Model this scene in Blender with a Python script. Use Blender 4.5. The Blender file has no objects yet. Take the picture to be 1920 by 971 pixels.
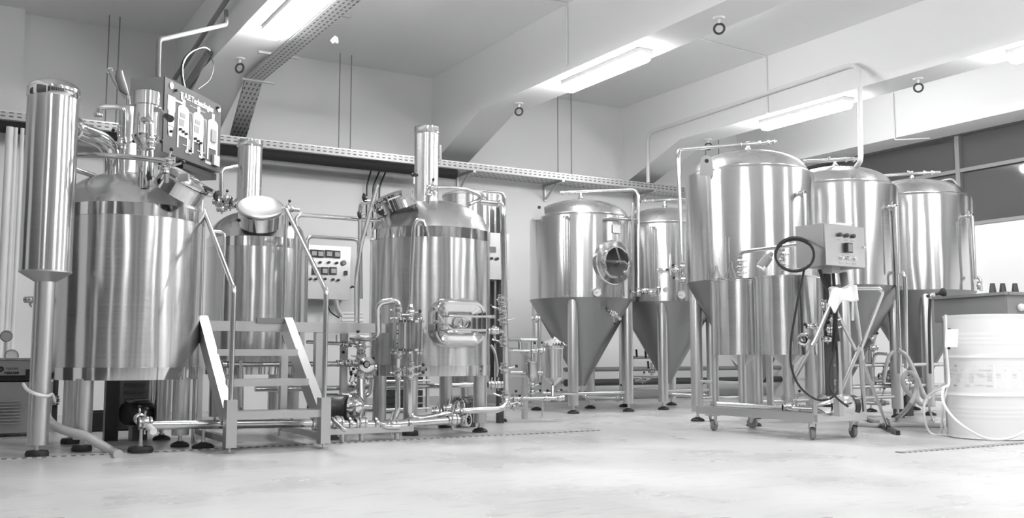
import bpy, math, random
from mathutils import Vector as V, Matrix
PI = math.pi
S = bpy.context.scene
COL = S.collection
random.seed(7)

# ------------------------------------------------------------------ camera
FPX, CX, CY, HOR, CH = 1830.0, 960.0, 485.5, 665.0, 0.6
YAW, PITCH = math.radians(30.66), math.atan((HOR - CY) / FPX)
FW = V((math.sin(YAW) * math.cos(PITCH), math.cos(YAW) * math.cos(PITCH), math.sin(PITCH)))
RT = V((math.cos(YAW), -math.sin(YAW), 0))
UP = RT.cross(FW)
CAM = V((0, 0, CH))
cd = bpy.data.cameras.new('camera'); cd.sensor_width = 36; cd.lens = 36 * FPX / 1920; cd.clip_start = 0.05
cam = bpy.data.objects.new('camera', cd); COL.objects.link(cam)
m = Matrix((RT, UP, -FW)).transposed().to_4x4(); m.translation = CAM
cam.matrix_world = m
S.camera = cam
# ------------------------------------------------------------------ exposure / world
S.view_settings.view_transform = 'Standard'; S.view_settings.look = 'None'
S.view_settings.gamma = 1; S.view_settings.exposure = 0.0
S.view_settings.use_curve_mapping = False
LAMP = 97.0      # strength of the tube diffusers
w = bpy.data.worlds.new('night'); S.world = w; w.use_nodes = True
w.node_tree.nodes['Background'].inputs[0].default_value = (.5, .5, .5, 1)
w.node_tree.nodes['Background'].inputs[1].default_value = 0.03
S.cycles.max_bounces = 10; S.cycles.diffuse_bounces = 6; S.cycles.glossy_bounces = 5; S.cycles.transparent_max_bounces = 10
S.cycles.caustics_reflective = False; S.cycles.caustics_refractive = False
S.cycles.use_denoising = True
S.cycles.sample_clamp_indirect = 6

# ------------------------------------------------------------------ from a sight line to a place
def ray(x, y): return FW + RT * ((x - CX) / FPX) - UP * ((y - CY) / FPX)
def D(x, y, d): return CAM + ray(x, y) * d                     # at distance d along the view axis
def PY(x, y, Y): r = ray(x, y); return CAM + r * (Y / r.y)
def PX(x, y, X): r = ray(x, y); return CAM + r * (X / r.x)
def PZ(x, y, z): r = ray(x, y); return CAM + r * ((z - CH) / r.z)
def PC(x, y, c, R):                                            # first hit on an upright cylinder
    r = ray(x, y); a = r.x**2 + r.y**2; b = -2 * (r.x * c[0] + r.y * c[1]); k = c[0]**2 + c[1]**2 - R * R
    q = b * b - 4 * a * k
    t = (-b - math.sqrt(max(q, 0))) / (2 * a); return CAM + r * t

# ------------------------------------------------------------------ materials
def mat(name, col=.8, rough=.5, metal=0., **k):
    M = bpy.data.materials.new(name); M.use_nodes = True
    b = M.node_tree.nodes['Principled BSDF']
    b.inputs['Base Color'].default_value = (col, col, col, 1)
    b.inputs['Roughness'].default_value = rough; b.inputs['Metallic'].default_value = metal
    for a, v in k.items(): b.inputs[a].default_value = v
    return M
def nd(M, t, **k):
    n = M.node_tree.nodes.new(t)
    for a, v in k.items(): setattr(n, a, v)
    return n
def lk(M, a, b): M.node_tree.links.new(a, b)
def noise_setup(M, scale3, detail=3, nscale=1.0):
    tc = nd(M, 'ShaderNodeTexCoord'); mp = nd(M, 'ShaderNodeMapping'); mp.inputs['Scale'].default_value = scale3
    n = nd(M, 'ShaderNodeTexNoise'); n.inputs['Scale'].default_value = nscale; n.inputs['Detail'].default_value = detail
    lk(M, tc.outputs['Object'], mp.inputs[0]); lk(M, mp.outputs[0], n.inputs['Vector']); return n
def rampto(M, src, sock, p0, c0, p1, c1):
    r = nd(M, 'ShaderNodeValToRGB'); e = r.color_ramp.elements
    e[0].position = p0; e[0].color = (c0, c0, c0, 1); e[1].position = p1; e[1].color = (c1, c1, c1, 1)
    lk(M, src, r.inputs[0]); lk(M, r.outputs[0], sock); return r
def brushed(name, col, rough, aniso, rot, dent=.25, grain=(1, 1, 160)):
    M = mat(name, col, rough, 1.0, **{'Anisotropic': aniso, 'Anisotropic Rotation': rot})
    b = M.node_tree.nodes['Principled BSDF']
    t = nd(M, 'ShaderNodeTangent', direction_type='RADIAL', axis='Z'); lk(M, t.outputs[0], b.inputs['Tangent'])
    n = noise_setup(M, (2.2, 2.2, .8), 2); bp = nd(M, 'ShaderNodeBump'); bp.inputs['Strength'].default_value = dent; bp.inputs['Distance'].default_value = .05
    lk(M, n.outputs[0], bp.inputs['Height'])
    g = noise_setup(M, grain, 3); b2 = nd(M, 'ShaderNodeBump'); b2.inputs['Strength'].default_value = .02; b2.inputs['Distance'].default_value = .002
    lk(M, g.outputs[0], b2.inputs['Height']); lk(M, bp.outputs[0], b2.inputs['Normal']); lk(M, b2.outputs[0], b.inputs['Normal'])
    rampto(M, g.outputs[0], b.inputs['Roughness'], .3, rough * .92, .7, rough * 1.1)
    return M
BR = brushed('brushed_steel', .64, .22, .92, .25)
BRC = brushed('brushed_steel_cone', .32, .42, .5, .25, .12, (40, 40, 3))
DOME = brushed('satin_dome_steel', .66, .27, .5, .25, .1, (3, 3, 3))
BRV = brushed('brushed_tube_steel', .68, .26, .8, .25, .3, (3, 3, 3))
POL = mat('polished_steel', .72, .09, 1.0)
PIPE = mat('pipe_steel', .70, .2, 1.0)
SATIN = mat('satin_steel', .66, .34, 1.0)
GALV = mat('galvanised_steel', .5, .45, .85)
WALL = mat('white_wall_paint', .80, .55)
nn = noise_setup(WALL, (1.4, 1.4, 1.4), 4); rampto(WALL, nn.outputs[0], WALL.node_tree.nodes['Principled BSDF'].inputs['Base Color'], .3, .84, .7, .87)
TILE = mat('wall_panel_white', .78, .3)
CEIL = mat('ceiling_paint', .88, .7)
DARKW = mat('dark_reflect_panel', .06, .4)  # for the added out-of-view panels reflected in the steel
GLASSN = mat('night_window_glass', .10, .06, 0, **{'Specular IOR Level': .8})
RUB = mat('black_rubber', .02, .6)
BLK = mat('black_plastic', .025, .35)
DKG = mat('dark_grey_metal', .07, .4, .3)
INSUL = mat('dark_pipe_insulation', .015, .8)
CABM = mat('cabinet_steel', .42, .42, .9)
PANELF = mat('panel_fascia_grey', .055, .45)
WHT = mat('white_paint', .82, .4)
WPL = mat('white_plastic', .85, .35)
PAPER = mat('paper', .88, .8)
GREYP = mat('grey_plastic', .26, .5)
CREAM = mat('enamel_casing', .42, .4)
INK = mat('ink', .03, .6)
LGREY = mat('light_grey_print', .45, .6)
HOSE = mat('milky_hose', .78, .25, 0, **{'Transmission Weight': .35, 'IOR': 1.35})
GLASS = mat('clear_glass', .97, .02, 0, **{'Transmission Weight': 1.0, 'IOR': 1.2})
ZINC = mat('plinth_concrete', .5, .8)
WOOD = mat('grey_pipe_paint', .24, .45)
LIT = mat('lit_diffuser', .9, .5); b_ = LIT.node_tree.nodes['Principled BSDF']
b_.inputs['Emission Color'].default_value = (1, 1, 1, 1); b_.inputs['Emission Strength'].default_value = LAMP
FLOOR = mat('sealed_concrete', .5, .35)
def floor_nodes(M):
    b = M.node_tree.nodes['Principled BSDF']
    n1 = noise_setup(M, (1, 1, 1), 5, 1.1); n2 = noise_setup(M, (3, 8, 1), 9, 1.9)
    r1 = nd(M, 'ShaderNodeValToRGB'); e = r1.color_ramp.elements; e[0].position = .3; e[0].color = (.56, .56, .56, 1); e[1].position = .75; e[1].color = (.63, .63, .63, 1)
    lk(M, n1.outputs[0], r1.inputs[0])
    r2 = nd(M, 'ShaderNodeValToRGB'); e = r2.color_ramp.elements; e[0].position = .55; e[0].color = (1, 1, 1, 1); e[1].position = .72; e[1].color = (.84, .84, .84, 1)
    lk(M, n2.outputs[0], r2.inputs[0])
    mx = nd(M, 'ShaderNodeMixRGB', blend_type='MULTIPLY'); mx.inputs[0].default_value = 1
    lk(M, r1.outputs[0], mx.inputs[1]); lk(M, r2.outputs[0], mx.inputs[2]); lk(M, mx.outputs[0], b.inputs['Base Color'])
    rampto(M, n1.outputs[0], b.inputs['Roughness'], .35, .22, .7, .42)
    bp = nd(M, 'ShaderNodeBump'); bp.inputs['Strength'].default_value = .12; bp.inputs['Distance'].default_value = .02
    lk(M, n2.outputs[0], bp.inputs['Height']); lk(M, bp.outputs[0], b.inputs['Normal'])
floor_nodes(FLOOR)
TREAD = mat('checker_plate', .6, .35, 1.0)
def tread_nodes(M):
    b = M.node_tree.nodes['Principled BSDF']; tc = nd(M, 'ShaderNodeTexCoord'); mp = nd(M, 'ShaderNodeMapping')
    mp.inputs['Rotation'].default_value = (0, 0, PI / 4); mp.inputs['Scale'].default_value = (30, 30, 30)
    c = nd(M, 'ShaderNodeTexChecker'); c.inputs['Scale'].default_value = 1; lk(M, tc.outputs['Object'], mp.inputs[0]); lk(M, mp.outputs[0], c.inputs[0])
    bp = nd(M, 'ShaderNodeBump'); bp.inputs['Strength'].default_value = .6; bp.inputs['Distance'].default_value = .004
    lk(M, c.outputs['Fac'], bp.inputs['Height']); lk(M, bp.outputs[0], b.inputs['Normal'])
tread_nodes(TREAD)
TRAY = mat('perforated_tray', .5, .45, .8)
def tray_nodes(M):                                             # rows of slots along the tray
    b = M.node_tree.nodes['Principled BSDF']; tc = nd(M, 'ShaderNodeTexCoord')
    uv = tc.outputs['UV']; sp = nd(M, 'ShaderNodeSeparateXYZ'); lk(M, uv, sp.inputs[0])
    def band(sock, k, th):
        a = nd(M, 'ShaderNodeMath', operation='MULTIPLY'); a.inputs[1].default_value = k; lk(M, sock, a.inputs[0])
        f = nd(M, 'ShaderNodeMath', operation='FRACT'); lk(M, a.outputs[0], f.inputs[0])
        g = nd(M, 'ShaderNodeMath', operation='GREATER_THAN'); g.inputs[1].default_value = th; lk(M, f.outputs[0], g.inputs[0]); return g
    g1 = band(sp.outputs[0], 14, .45); g2 = band(sp.outputs[1], 4, .62)
    mu = nd(M, 'ShaderNodeMath', operation='MULTIPLY'); lk(M, g1.outputs[0], mu.inputs[0]); lk(M, g2.outputs[0], mu.inputs[1])
    rampto(M, mu.outputs[0], b.inputs['Base Color'], .4, .5, .6, .14)
tray_nodes(TRAY)

# ------------------------------------------------------------------ mesh builder
def frame(d):
    d = d.normalized(); a = V((0, 0, 1)) if abs(d.z) < .9 else V((1, 0, 0))
    u = d.cross(a).normalized(); return u, d.cross(u).normalized()
class MB:
    def __init__(s): s.v = []; s.f = []; s.uv = {}
    def ring(s, c, u, w_, r, n):
        i = len(s.v); s.v += [c + u * (r * math.cos(2 * PI * k / n)) + w_ * (r * math.sin(2 * PI * k / n)) for k in range(n)]; return i
    def band(s, a, b, n, close=True):
        for k in range(n if close else n - 1): j = (k + 1) % n; s.f.append((a + k, a + j, b + j, b + k))
    def tube(s, pts, r, fil=None, n=14, caps=True, inner=None):
        pts = [V(p) for p in pts]; rs = r if isinstance(r, (list, tuple)) else None
        if fil:
            q = [pts[0]]
            for i in range(1, len(pts) - 1):
                a, b, c = pts[i - 1], pts[i], pts[i + 1]; d1 = (a - b); d2 = (c - b); l = min(fil, d1.length * .49, d2.length * .49)
                if d1.length < 1e-6 or d2.length < 1e-6 or d1.normalized().dot(d2.normalized()) < -.999: q.append(b); continue
                p1 = b + d1.normalized() * l; p2 = b + d2.normalized() * l
                for k in range(7): t = k / 6; q.append(p1 * (1 - t)**2 + b * (2 * t * (1 - t)) + p2 * t * t)
            q.append(pts[-1]); pts = q
        d = (pts[1] - pts[0]); u, w_ = frame(d); last = None; ids = []
        for i, p in enumerate(pts):
            t = (pts[min(i + 1, len(pts) - 1)] - pts[max(i - 1, 0)])
            if t.length < 1e-9: t = d
            t.normalize()
            u = (u - t * u.dot(t)); u = u.normalized() if u.length > 1e-6 else frame(t)[0]
            w_ = t.cross(u); rr = rs[i] if rs else r
            k = s.ring(p, u, w_, rr, n); ids.append(k)
            if last is not None: s.band(last, k, n)
            last = k
        if caps: s.f.append(tuple(reversed(range(ids[0], ids[0] + n)))); s.f.append(tuple(range(ids[-1], ids[-1] + n)))
        return s
    def cyl(s, a, b, r, r2=None, n=20): return s.tube([a, b], [r, r if r2 is None else r2], n=n)
    def lathe(s, prof, c=(0, 0, 0), ax=(0, 0, 1), n=64, caps=(False, False)):
        c = V(c); ax = V(ax).normalized()
        u, w_ = frame(ax) if abs(ax.z) < .999 else (V((1, 0, 0)), V((0, 1, 0)) * (1 if ax.z > 0 else -1))
        if ax.z > .999: w_ = V((0, 1, 0))
        last = None; ids = []
        for r, z in prof:
            k = s.ring(c + ax * z, u, w_, max(r, 1e-4), n); ids.append(k)
            if last is not None: s.band(last, k, n)
            last = k
        if caps[0]: s.f.append(tuple(reversed(range(ids[0], ids[0] + n))))
        if caps[1]: s.f.append(tuple(range(ids[-1], ids[-1] + n)))
        return s
    def box(s, c, size, ax=None):
        c = V(c); X, Y, Z = ax if ax else (V((1, 0, 0)), V((0, 1, 0)), V((0, 0, 1))); i = len(s.v); a, b, h = [q / 2 for q in size]
        for sz in (-1, 1):
            for sy, sx in ((-1, -1), (-1, 1), (1, 1), (1, -1)): s.v.append(c + X * (a * sx) + Y * (b * sy) + Z * (h * sz))
        s.f += [tuple(i + k for k in q) for q in ((3, 2, 1, 0), (4, 5, 6, 7), (0, 1, 5, 4), (1, 2, 6, 5), (2, 3, 7, 6), (3, 0, 4, 7))]
        return s
    def bar(s, a, b, wd, ht, side=None):                        # rectangular bar from a to b
        a, b = V(a), V(b); d = (b - a); L = d.length; d.normalize()
        sd = V(side).normalized() if side is not None else frame(d)[0]
        sd = (sd - d * sd.dot(d)).normalized(); return s.box((a + b) / 2, (L, wd, ht), (d, sd, d.cross(sd)))
    def sphere(s, c, r, n=12, sq=1.0, ax=(0, 0, 1)):
        return s.lathe([(r * math.sin(PI * k / (n // 2 + 2)), -r * sq * math.cos(PI * k / (n // 2 + 2))) for k in range(n // 2 + 3)], c, ax, n)
    def torus(s, c, ax, R, r, n=32, m_=10, a0=0, a1=2 * PI):
        c = V(c); u, w_ = frame(V(ax)); full = abs(a1 - a0 - 2 * PI) < 1e-6
        pts = [c + (u * math.cos(a0 + (a1 - a0) * k / n) + w_ * math.sin(a0 + (a1 - a0) * k / n)) * R for k in range(n + 1)]
        return s.tube(pts, r, n=m_, caps=not full)
    def poly(s, pts, d):                                        # extruded outline
        i = len(s.v); n = len(pts); d = V(d); s.v += [V(p) for p in pts] + [V(p) + d for p in pts]
        s.f.append(tuple(range(i + n - 1, i - 1, -1))); s.f.append(tuple(range(i + n, i + 2 * n))); s.band(i, i + n, n); return s
    def build(s, name, M, parent=None, smooth=35, kind=None, uv=None):
        org = V(parent_origin(parent)) if parent else V((0, 0, 0))
        me = bpy.data.meshes.new(name); me.from_pydata([tuple(p - org) for p in s.v], [], s.f); me.materials.append(M)
        import bmesh as bm_
        bm = bm_.new(); bm.from_mesh(me); bm_.ops.recalc_face_normals(bm, faces=bm.faces); bm.to_mesh(me); bm.free()
        me.polygons.foreach_set('use_smooth', [True] * len(me.polygons)); me.set_sharp_from_angle(angle=math.radians(smooth))
        o = bpy.data.objects.new(name, me); COL.objects.link(o)
        if parent: o.parent = parent
        if kind: o['kind'] = kind
        if uv:                                                   # uv from a function of the local point
            l = me.uv_layers.new(name='UVMap')
            for p in me.polygons:
                for li in p.loop_indices: l.data[li].uv = uv(me.vertices[me.loops[li].vertex_index].co + org)
        return o
def parent_origin(p):
    q = V((0, 0, 0))
    while p: q = q + p.location; p = p.parent
    return q
def tag(o, label, cat, group=None):
    o['label'] = label; o['category'] = cat
    if group: o['group'] = group
    return o
def thing(name, label, cat, loc=(0, 0, 0), group=None):
    o = bpy.data.objects.new(name, None); COL.objects.link(o); o.location = loc; o.empty_display_size = .1
    return tag(o, label, cat, group)
def copy_tree(o, parent=None):
    c = o.copy(); COL.objects.link(c); c.parent = parent
    for ch in list(o.children): copy_tree(ch, c)
    return c
def struct(name, mb, M, **k): return mb.build(name, M, kind='structure', **k)
def text(s, pos, xdir, ydir, size, M, parent, name='lettering', align='LEFT', ext=.0008, bold=0):
    cu = bpy.data.curves.new(name, 'FONT'); cu.body = s; cu.size = size; cu.align_x = align; cu.extrude = ext; cu.offset = bold; cu.materials.append(M)
    o = bpy.data.objects.new(name, cu); COL.objects.link(o); X, Y = V(xdir).normalized(), V(ydir).normalized(); Z = X.cross(Y)
    me = bpy.data.meshes.new_from_object(o); bpy.data.objects.remove(o); o = bpy.data.objects.new(name, me); COL.objects.link(o)
    mm = Matrix((X, Y, Z)).transposed().to_4x4(); mm.translation = V(pos) - parent_origin(parent); o.parent = parent; o.matrix_local = mm
    return o

# ---- small fittings, all as parts
def clamp_geo(mb, p, d, r):
    p, d = V(p), V(d).normalized(); u, w_ = frame(d)
    mb.lathe([(r, -.012), (r * 1.35, -.009), (r * 1.45, 0), (r * 1.35, .009), (r, .012)], p, d, 18)
    mb.cyl(p + u * r * 1.1, p + u * (r * 1.9), .004, n=8); mb.box(p + u * r * 1.9, (.018, .008, .008), (w_, d, u))
def clamps(parent, lst, r, name='clamp'):
    for p, d in lst:
        mb = MB(); clamp_geo(mb, p, d, r); mb.build(name, PIPE, parent)
def valve(parent, p, d, r, h=None, knob=True, L=.11):
    """butterfly valve: two clamped ferrules, a round body, a lever with a black ball"""
    p, d = V(p), V(d).normalized(); mb = MB()
    mb.lathe([(r, -.042), (r * 1.35, -.038), (r * 1.35, -.028), (r * 1.05, -.025), (r * 1.5, -.014), (r * 1.55, 0), (r * 1.5, .014), (r * 1.05, .025), (r * 1.35, .028), (r * 1.35, .038), (r, .042)], p, d, 20)
    u, w_ = frame(d); mb.cyl(p + w_ * r, p + w_ * r * 2.3, .005, n=8); mb.box(p + w_ * r * 2.1, (.020, .008, .008), (u, d, w_))
    o = mb.build('valve', PIPE, parent)
    h = V(h).normalized() if h is not None else u
    hb = MB(); hb.tube([p, p + h * (r * 1.9), p + h * (r * 1.9) + (d * .3 + h * .9).normalized() * L], .0065, .01, 8)
    oh = hb.build('handle', SATIN, o)
    if knob:
        k = MB(); k.sphere(p + h * (r * 1.9) + (d * .3 + h * .9).normalized() * L, .013); k.build('knob', BLK, oh)
    return o
def knobs(parent, p, d, L=.06):
    p, d = V(p), V(d).normalized(); mb = MB(); mb.cyl(p, p + d * L, .007, n=8); o = mb.build('clamp_bolt', SATIN, parent)
    u, w_ = frame(d); k = MB(); k.lathe([(.012, 0), (.024, .004), (.026, .018), (.018, .028), (.008, .03)], p + d * (L - .005), d, 14, (True, True))
    for a in range(3): k.cyl(p + d * (L + .01), p + d * (L + .01) + (u * math.cos(a * 2.09) + w_ * math.sin(a * 2.09)) * .032, .009, n=8)
    k.build('wing_knob', BLK, o)
def foot(parent, p, rad=.055, rod=.05, flat=False):
    x, y = V(p).x, V(p).y
    mb = MB(); mb.cyl((x, y, .02), (x, y, .02 + rod + .06), .012, n=10); mb.lathe([(.02, 0), (.02, .012)], (x, y, .035), n=6, caps=(True, True)); mb.build('levelling_screw', SATIN, parent)
    k = MB(); k.lathe([(rad, 0), (rad, .012), (rad * .8, .024), (rad * .35, .034), (.015, .04)] if not flat else [(rad, 0), (rad * 1.02, .022), (rad * .9, .036), (.015, .038)], (x, y, .001), n=24, caps=(True, True)); k.build('foot_pad', RUB, parent)
def gauge(parent, p, d, r=.035):
    p, d = V(p), V(d).normalized(); mb = MB(); mb.cyl(p - d * .06, p, .010, n=10)
    mb.lathe([(r * .7, -.02), (r, -.016), (r * 1.04, .008), (r * .95, .010), (r * .93, .004)], p, d, 26, (True, False)); o = mb.build('thermometer', POL, parent)
    MB().lathe([(.0005, 0), (r * .94, 0)], p + d * .004, d, 26).build('dial', WPL, o)
    u, w_ = frame(d); MB().bar(p + d * .006 - u * r * .2, p + d * .006 + (u + w_ * .4).normalized() * r * .7, .003, .0015, w_).build('needle', INK, o)
    return o

# ================================================================== ROOM
YB, ZC, ZB = 10.8, 4.05, 3.37
XW, X0, Y0 = 10.85, -3.2, -5.5
struct('floor', MB().box(((XW + X0) / 2 + .2, (YB + Y0) / 2, -.1), (XW - X0 + 1, YB - Y0 + .6, .2)), FLOOR)
struct('ceiling', MB().box(((XW + X0) / 2 + .2, (YB + Y0) / 2, ZC + .1), (XW - X0 + 1, YB - Y0 + .6, .2)), CEIL)
struct('wall_back', MB().box(((XW + X0) / 2 + .2, YB + .15, ZC / 2), (XW - X0 + 1, .3, ZC)), WALL)
struct('wall_left', MB().box((X0 - .15, (YB + Y0) / 2, ZC / 2), (.3, YB - Y0, ZC)), WALL)
struct('wall_front', MB().box(((XW + X0) / 2, Y0 - .15, ZC / 2), (XW - X0 + .6, .3, ZC)), WALL)
# window wall: solid up to the sill, glazed strip above, beam on top
ZS = 2.17
mb = MB(); mb.box((XW + .15, (YB + Y0) / 2, ZS / 2), (.3, YB - Y0, ZS)); mb.box((XW + .15, (YB + Y0) / 2, (ZC + ZB) / 2), (.3, YB - Y0, ZC - ZB))
mb.box((XW + .15, 10.65, (ZS + ZB) / 2), (.3, .3, ZB - ZS)); mb.box((XW + .15, Y0 + .4, (ZS + ZB) / 2), (.3, .8, ZB - ZS)); struct('wall_right', mb, WALL)
struct('window_1', MB().box((XW + .16, 2.9, (ZS + ZB) / 2), (.02, 15.2, ZB - ZS)), GLASSN)
mb = MB(); mb.box((XW + .10, 2.65, ZS + .02), (.24, 14.8, .04)); mb.box((XW + .12, 2.65, ZS + .72), (.05, 14.8, .045)); mb.box((XW + .12, 2.65, ZB - .02), (.05, 14.8, .03))
for k in range(9): mb.box((XW + .12, 7.52 - 1.6 * k, (ZS + ZB) / 2), (.06, .06, ZB - ZS))
struct('trim_8', mb, GREYP)
BX = [(-.9, 'trim_1'), (2.14, 'trim_2'), (5.24, 'trim_3'), (8.19, 'trim_4'), (10.36, 'trim_5')]
for bx, nm in BX:
    wd = .44 if bx < 10 else XW - 10.36
    mb = MB()
    yh, zf = 9.56, 2.95                                           # haunch from yh to the wall foot
    pr = [(Y0, ZC), (Y0, ZB - .4), (Y0 + 1.2, ZB), (yh, ZB), (YB, zf), (YB, ZC)] if bx < 10 else [(Y0, ZC), (Y0, ZB - .04), (YB, ZB - .04), (YB, ZC)]
    mb.poly([(bx, y, z) for y, z in pr], (wd, 0, 0)); struct(nm, mb, CEIL)
struct('trim_6', MB().box((.48, YB - .06, ZC / 2), (.34, .14, ZC)), WALL)           # pilaster on the left
struct('baseboard_back', MB().box((7.6, YB - .03, .05), (6.4, .07, .10)), ZINC)
# unseen side of the room: dark panels added to give the steel dark streaks to mirror
for k, x in enumerate((-2.2, -.4, 1.4, 3.2, 5.0, 6.8, 8.6)): struct('door_%d' % (k + 4), MB().box((x, Y0 + .02, 1.45), (1.42, .06, 2.9)), DARKW)
struct('door_2', MB().box((X0 + .02, 3.6, 1.5), (.06, 4.6, 3.0)), DARKW)
struct('door_11', MB().box((X0 + .02, -1.6, 1.5), (.06, 4.2, 3.0)), DARKW)
struct('door_3', MB().box((X0 + .02, 8.0, 1.3), (.06, 1.8, 2.6)), DARKW)

# ------------------------------------------------------------------ lamps
def lamp(x, y, z, label, L=1.27, group='long ceiling lamps under the beams'):
    t = thing('ceiling_lamp', label, 'ceiling lamp', (x, y, z), group)
    MB().box((x, y, z - .02), (.16, L, .04)).build('housing', WPL, t)
    mb = MB(); pr = [(-.075, 0), (.075, 0), (.07, -.05), (.045, -.075), (-.045, -.075), (-.07, -.05)]
    mb.poly([(x + a, y - L / 2 + .02, z - .04 + b) for a, b in pr], (0, L - .04, 0)); mb.build('diffuser', LIT, t)
LB = {2.14: 'left', 5.24: 'middle', 8.19: 'right'}
LAMPS = [(2.14, 7.35, 'bright ceiling lamp over the left vessels, beside the slotted cable tray'),
         (5.24, 7.45, 'bright ceiling lamp under the middle beam, left of the hook ring'),
         (8.19, 7.66, 'bright ceiling lamp under the right beam, behind the tall conduit bend'),
         (8.19, 4.55, 'ceiling lamp cut by the right edge of the photo'),
         (5.24, 2.6, 'added unseen ceiling lamp on the middle beam above the open floor'), (2.14, 3.3, 'added unseen ceiling lamp on the left beam above the open floor'),  # from here on: lamps out of view, added to light the room
         (5.24, -1.6, 'added unseen ceiling lamp on the middle beam behind the viewer'),
         (8.19, .6, 'added unseen ceiling lamp on the right beam near the windows'), (-.9, 1.2, 'added unseen ceiling lamp on the far left beam behind the viewer')]
for bx, y, lb in LAMPS: lamp(bx + .21, y, ZB, lb)
#@@OBJECTS
# ================================================================== BREWHOUSE VESSELS
def ctr(x, y, d): p = D(x, y, d); return (p.x, p.y)
C1, C2, C3 = ctr(243, 560, 6.6), ctr(480, 560, 8.35), ctr(806, 560, 7.8)
R1, R2, R3 = .467, .42, .482
def domeprof(R, z0, h, n=14, e=2.3, p=.55):
    return [(R * (1 - k / n), z0 + h * (1 - (1 - k / n)**e)**p) for k in range(n + 1)]
def kettle(name, label, c, R, lr, zb=.44, zt=1.57, h=.26, flats=()):
    t = thing(name, label, 'brewing vessel', (c[0], c[1], 0)); x, y = c
    MB().lathe([(R - .004, zb + .08), (R - .004, zt - .08)], (x, y, 0), n=96).build('body', BR, t)
    MB().lathe([(0, zb + .005), (R - .02, zb), (R, zb), (R + .002, zb + .08), (R - .006, zb + .082)], (x, y, 0), n=96).build('lower_band', POL, t)
    MB().lathe([(R - .006, zt - .082), (R + .001, zt - .08), (R + .001, zt), (R - .012, zt + .004)], (x, y, 0), n=96).build('upper_band', POL, t)
    MB().lathe(domeprof(R - .008, zt, h), (x, y, 0), n=96).build('dome', DOME, t)
    for i, (a, b) in enumerate(((-1, -1), (-1, 1), (1, -1), (1, 1))):
        lx, ly = x + a * lr * .707, y + b * lr * .707
        MB().lathe([(.055, .075), (.055, zb + .01)], (lx, ly, 0), n=26, caps=(True, False)).build('leg', SATIN, t)
        foot(t, (lx, ly, 0), .06, flat=i in flats)
    return t
T1 = kettle('mash_kettle', 'large steel kettle at left joined to the tall column by a fat elbow pipe', C1, R1, .42, flats=(0, 1))
T2 = kettle('mash_kettle', 'smaller steel kettle standing behind the stair platform with an open hatch', C2, R2, .36)
T3 = kettle('mash_kettle', 'steel kettle right of the stair with a rectangular side door', C3, R3, .42, flats=(0, 3))
def stack(t, c, px, r, d, zt, label=None):
    top = D(*px[0], d); bot = D(*px[1], d); x, y = (top.x + bot.x) / 2, (top.y + bot.y) / 2
    mb = MB().lathe([(r - .004, bot.z - .12), (r - .004, top.z - .05)], (x, y, 0), n=40); o = mb.build('vent_stack', BRV, t)
    MB().lathe([(r - .004, top.z - .055), (r + .004, top.z - .05), (r, top.z - .03), (r + .001, top.z), (r - .012, top.z), (r - .014, top.z - .2)], (x, y, 0), n=40).build('rim', POL, o)
    return (x, y)
stack(T2, C2, ((471, 264), (465, 368)), .108, 8.4, 0)
S3 = stack(T3, C3, ((799, 238), (800, 372)), .100, 7.75, 0)

# ---- tall column condenser
A = D(98, 300, 5.9); cc = (A.x, A.y)
A = D(80, 560, 5.9); cc = ((A.x + cc[0]) / 2, (A.y + cc[1]) / 2)
tc_ = thing('vapour_condenser', 'tall polished column on a single leg at the far left', 'condenser', (cc[0], cc[1], 0))
zt = D(98, 143, 5.9).z; zb = D(84, 512, 5.9).z
MB().lathe([(.06, zb - .055), (.147, zb), (.147, zb + .01)], (*cc, 0), n=48).build('cone', SATIN, tc_)
MB().lathe([(.146, zb + .008), (.146, zt - .115)], (*cc, 0), n=64).build('body', BR, tc_)
MB().lathe([(.146, zt - .118), (.15, zt - .112), (.15, zt - .06)] + domeprof(.15, zt - .06, .06), (*cc, 0), n=64).build('cap', POL, tc_)
MB().lathe([(.059, .07), (.059, zb - .05)], (*cc, 0), n=32, caps=(True, True)).build('leg', SATIN, tc_)
foot(tc_, (*cc, 0), .065, flat=True)
# fat elbow to kettle 1
mb = MB(); e0 = D(141, 222, 5.92); e1 = D(207, 232, 6.3); e2 = D(211, 330, 6.45)
e2 = V((C1[0] + (e2.x - C1[0]), e2.y, e2.z))
zz0 = D(141, 222, 5.92).z; mb.tube([(cc[0] + .02, cc[1] + .02, zz0), (e2.x, e2.y, zz0 - .035), (e2.x, e2.y, e2.z - .15)], .056, .17, 24); mb.build('vapour_pipe', POL, T1)
vdir = (V((e2.x, e2.y, zz0 - .035)) - V((cc[0], cc[1], zz0))).normalized(); clamps(T1, [(V((cc[0], cc[1], zz0)) + vdir * .18, vdir)], .056, 'pipe_clamp')
MB().lathe([(.056, 0), (.064, .004), (.064, .016), (.056, .02)], (e2.x, e2.y, D(211, 292, 6.42).z), n=24).build('collar', POL, T1)
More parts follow.
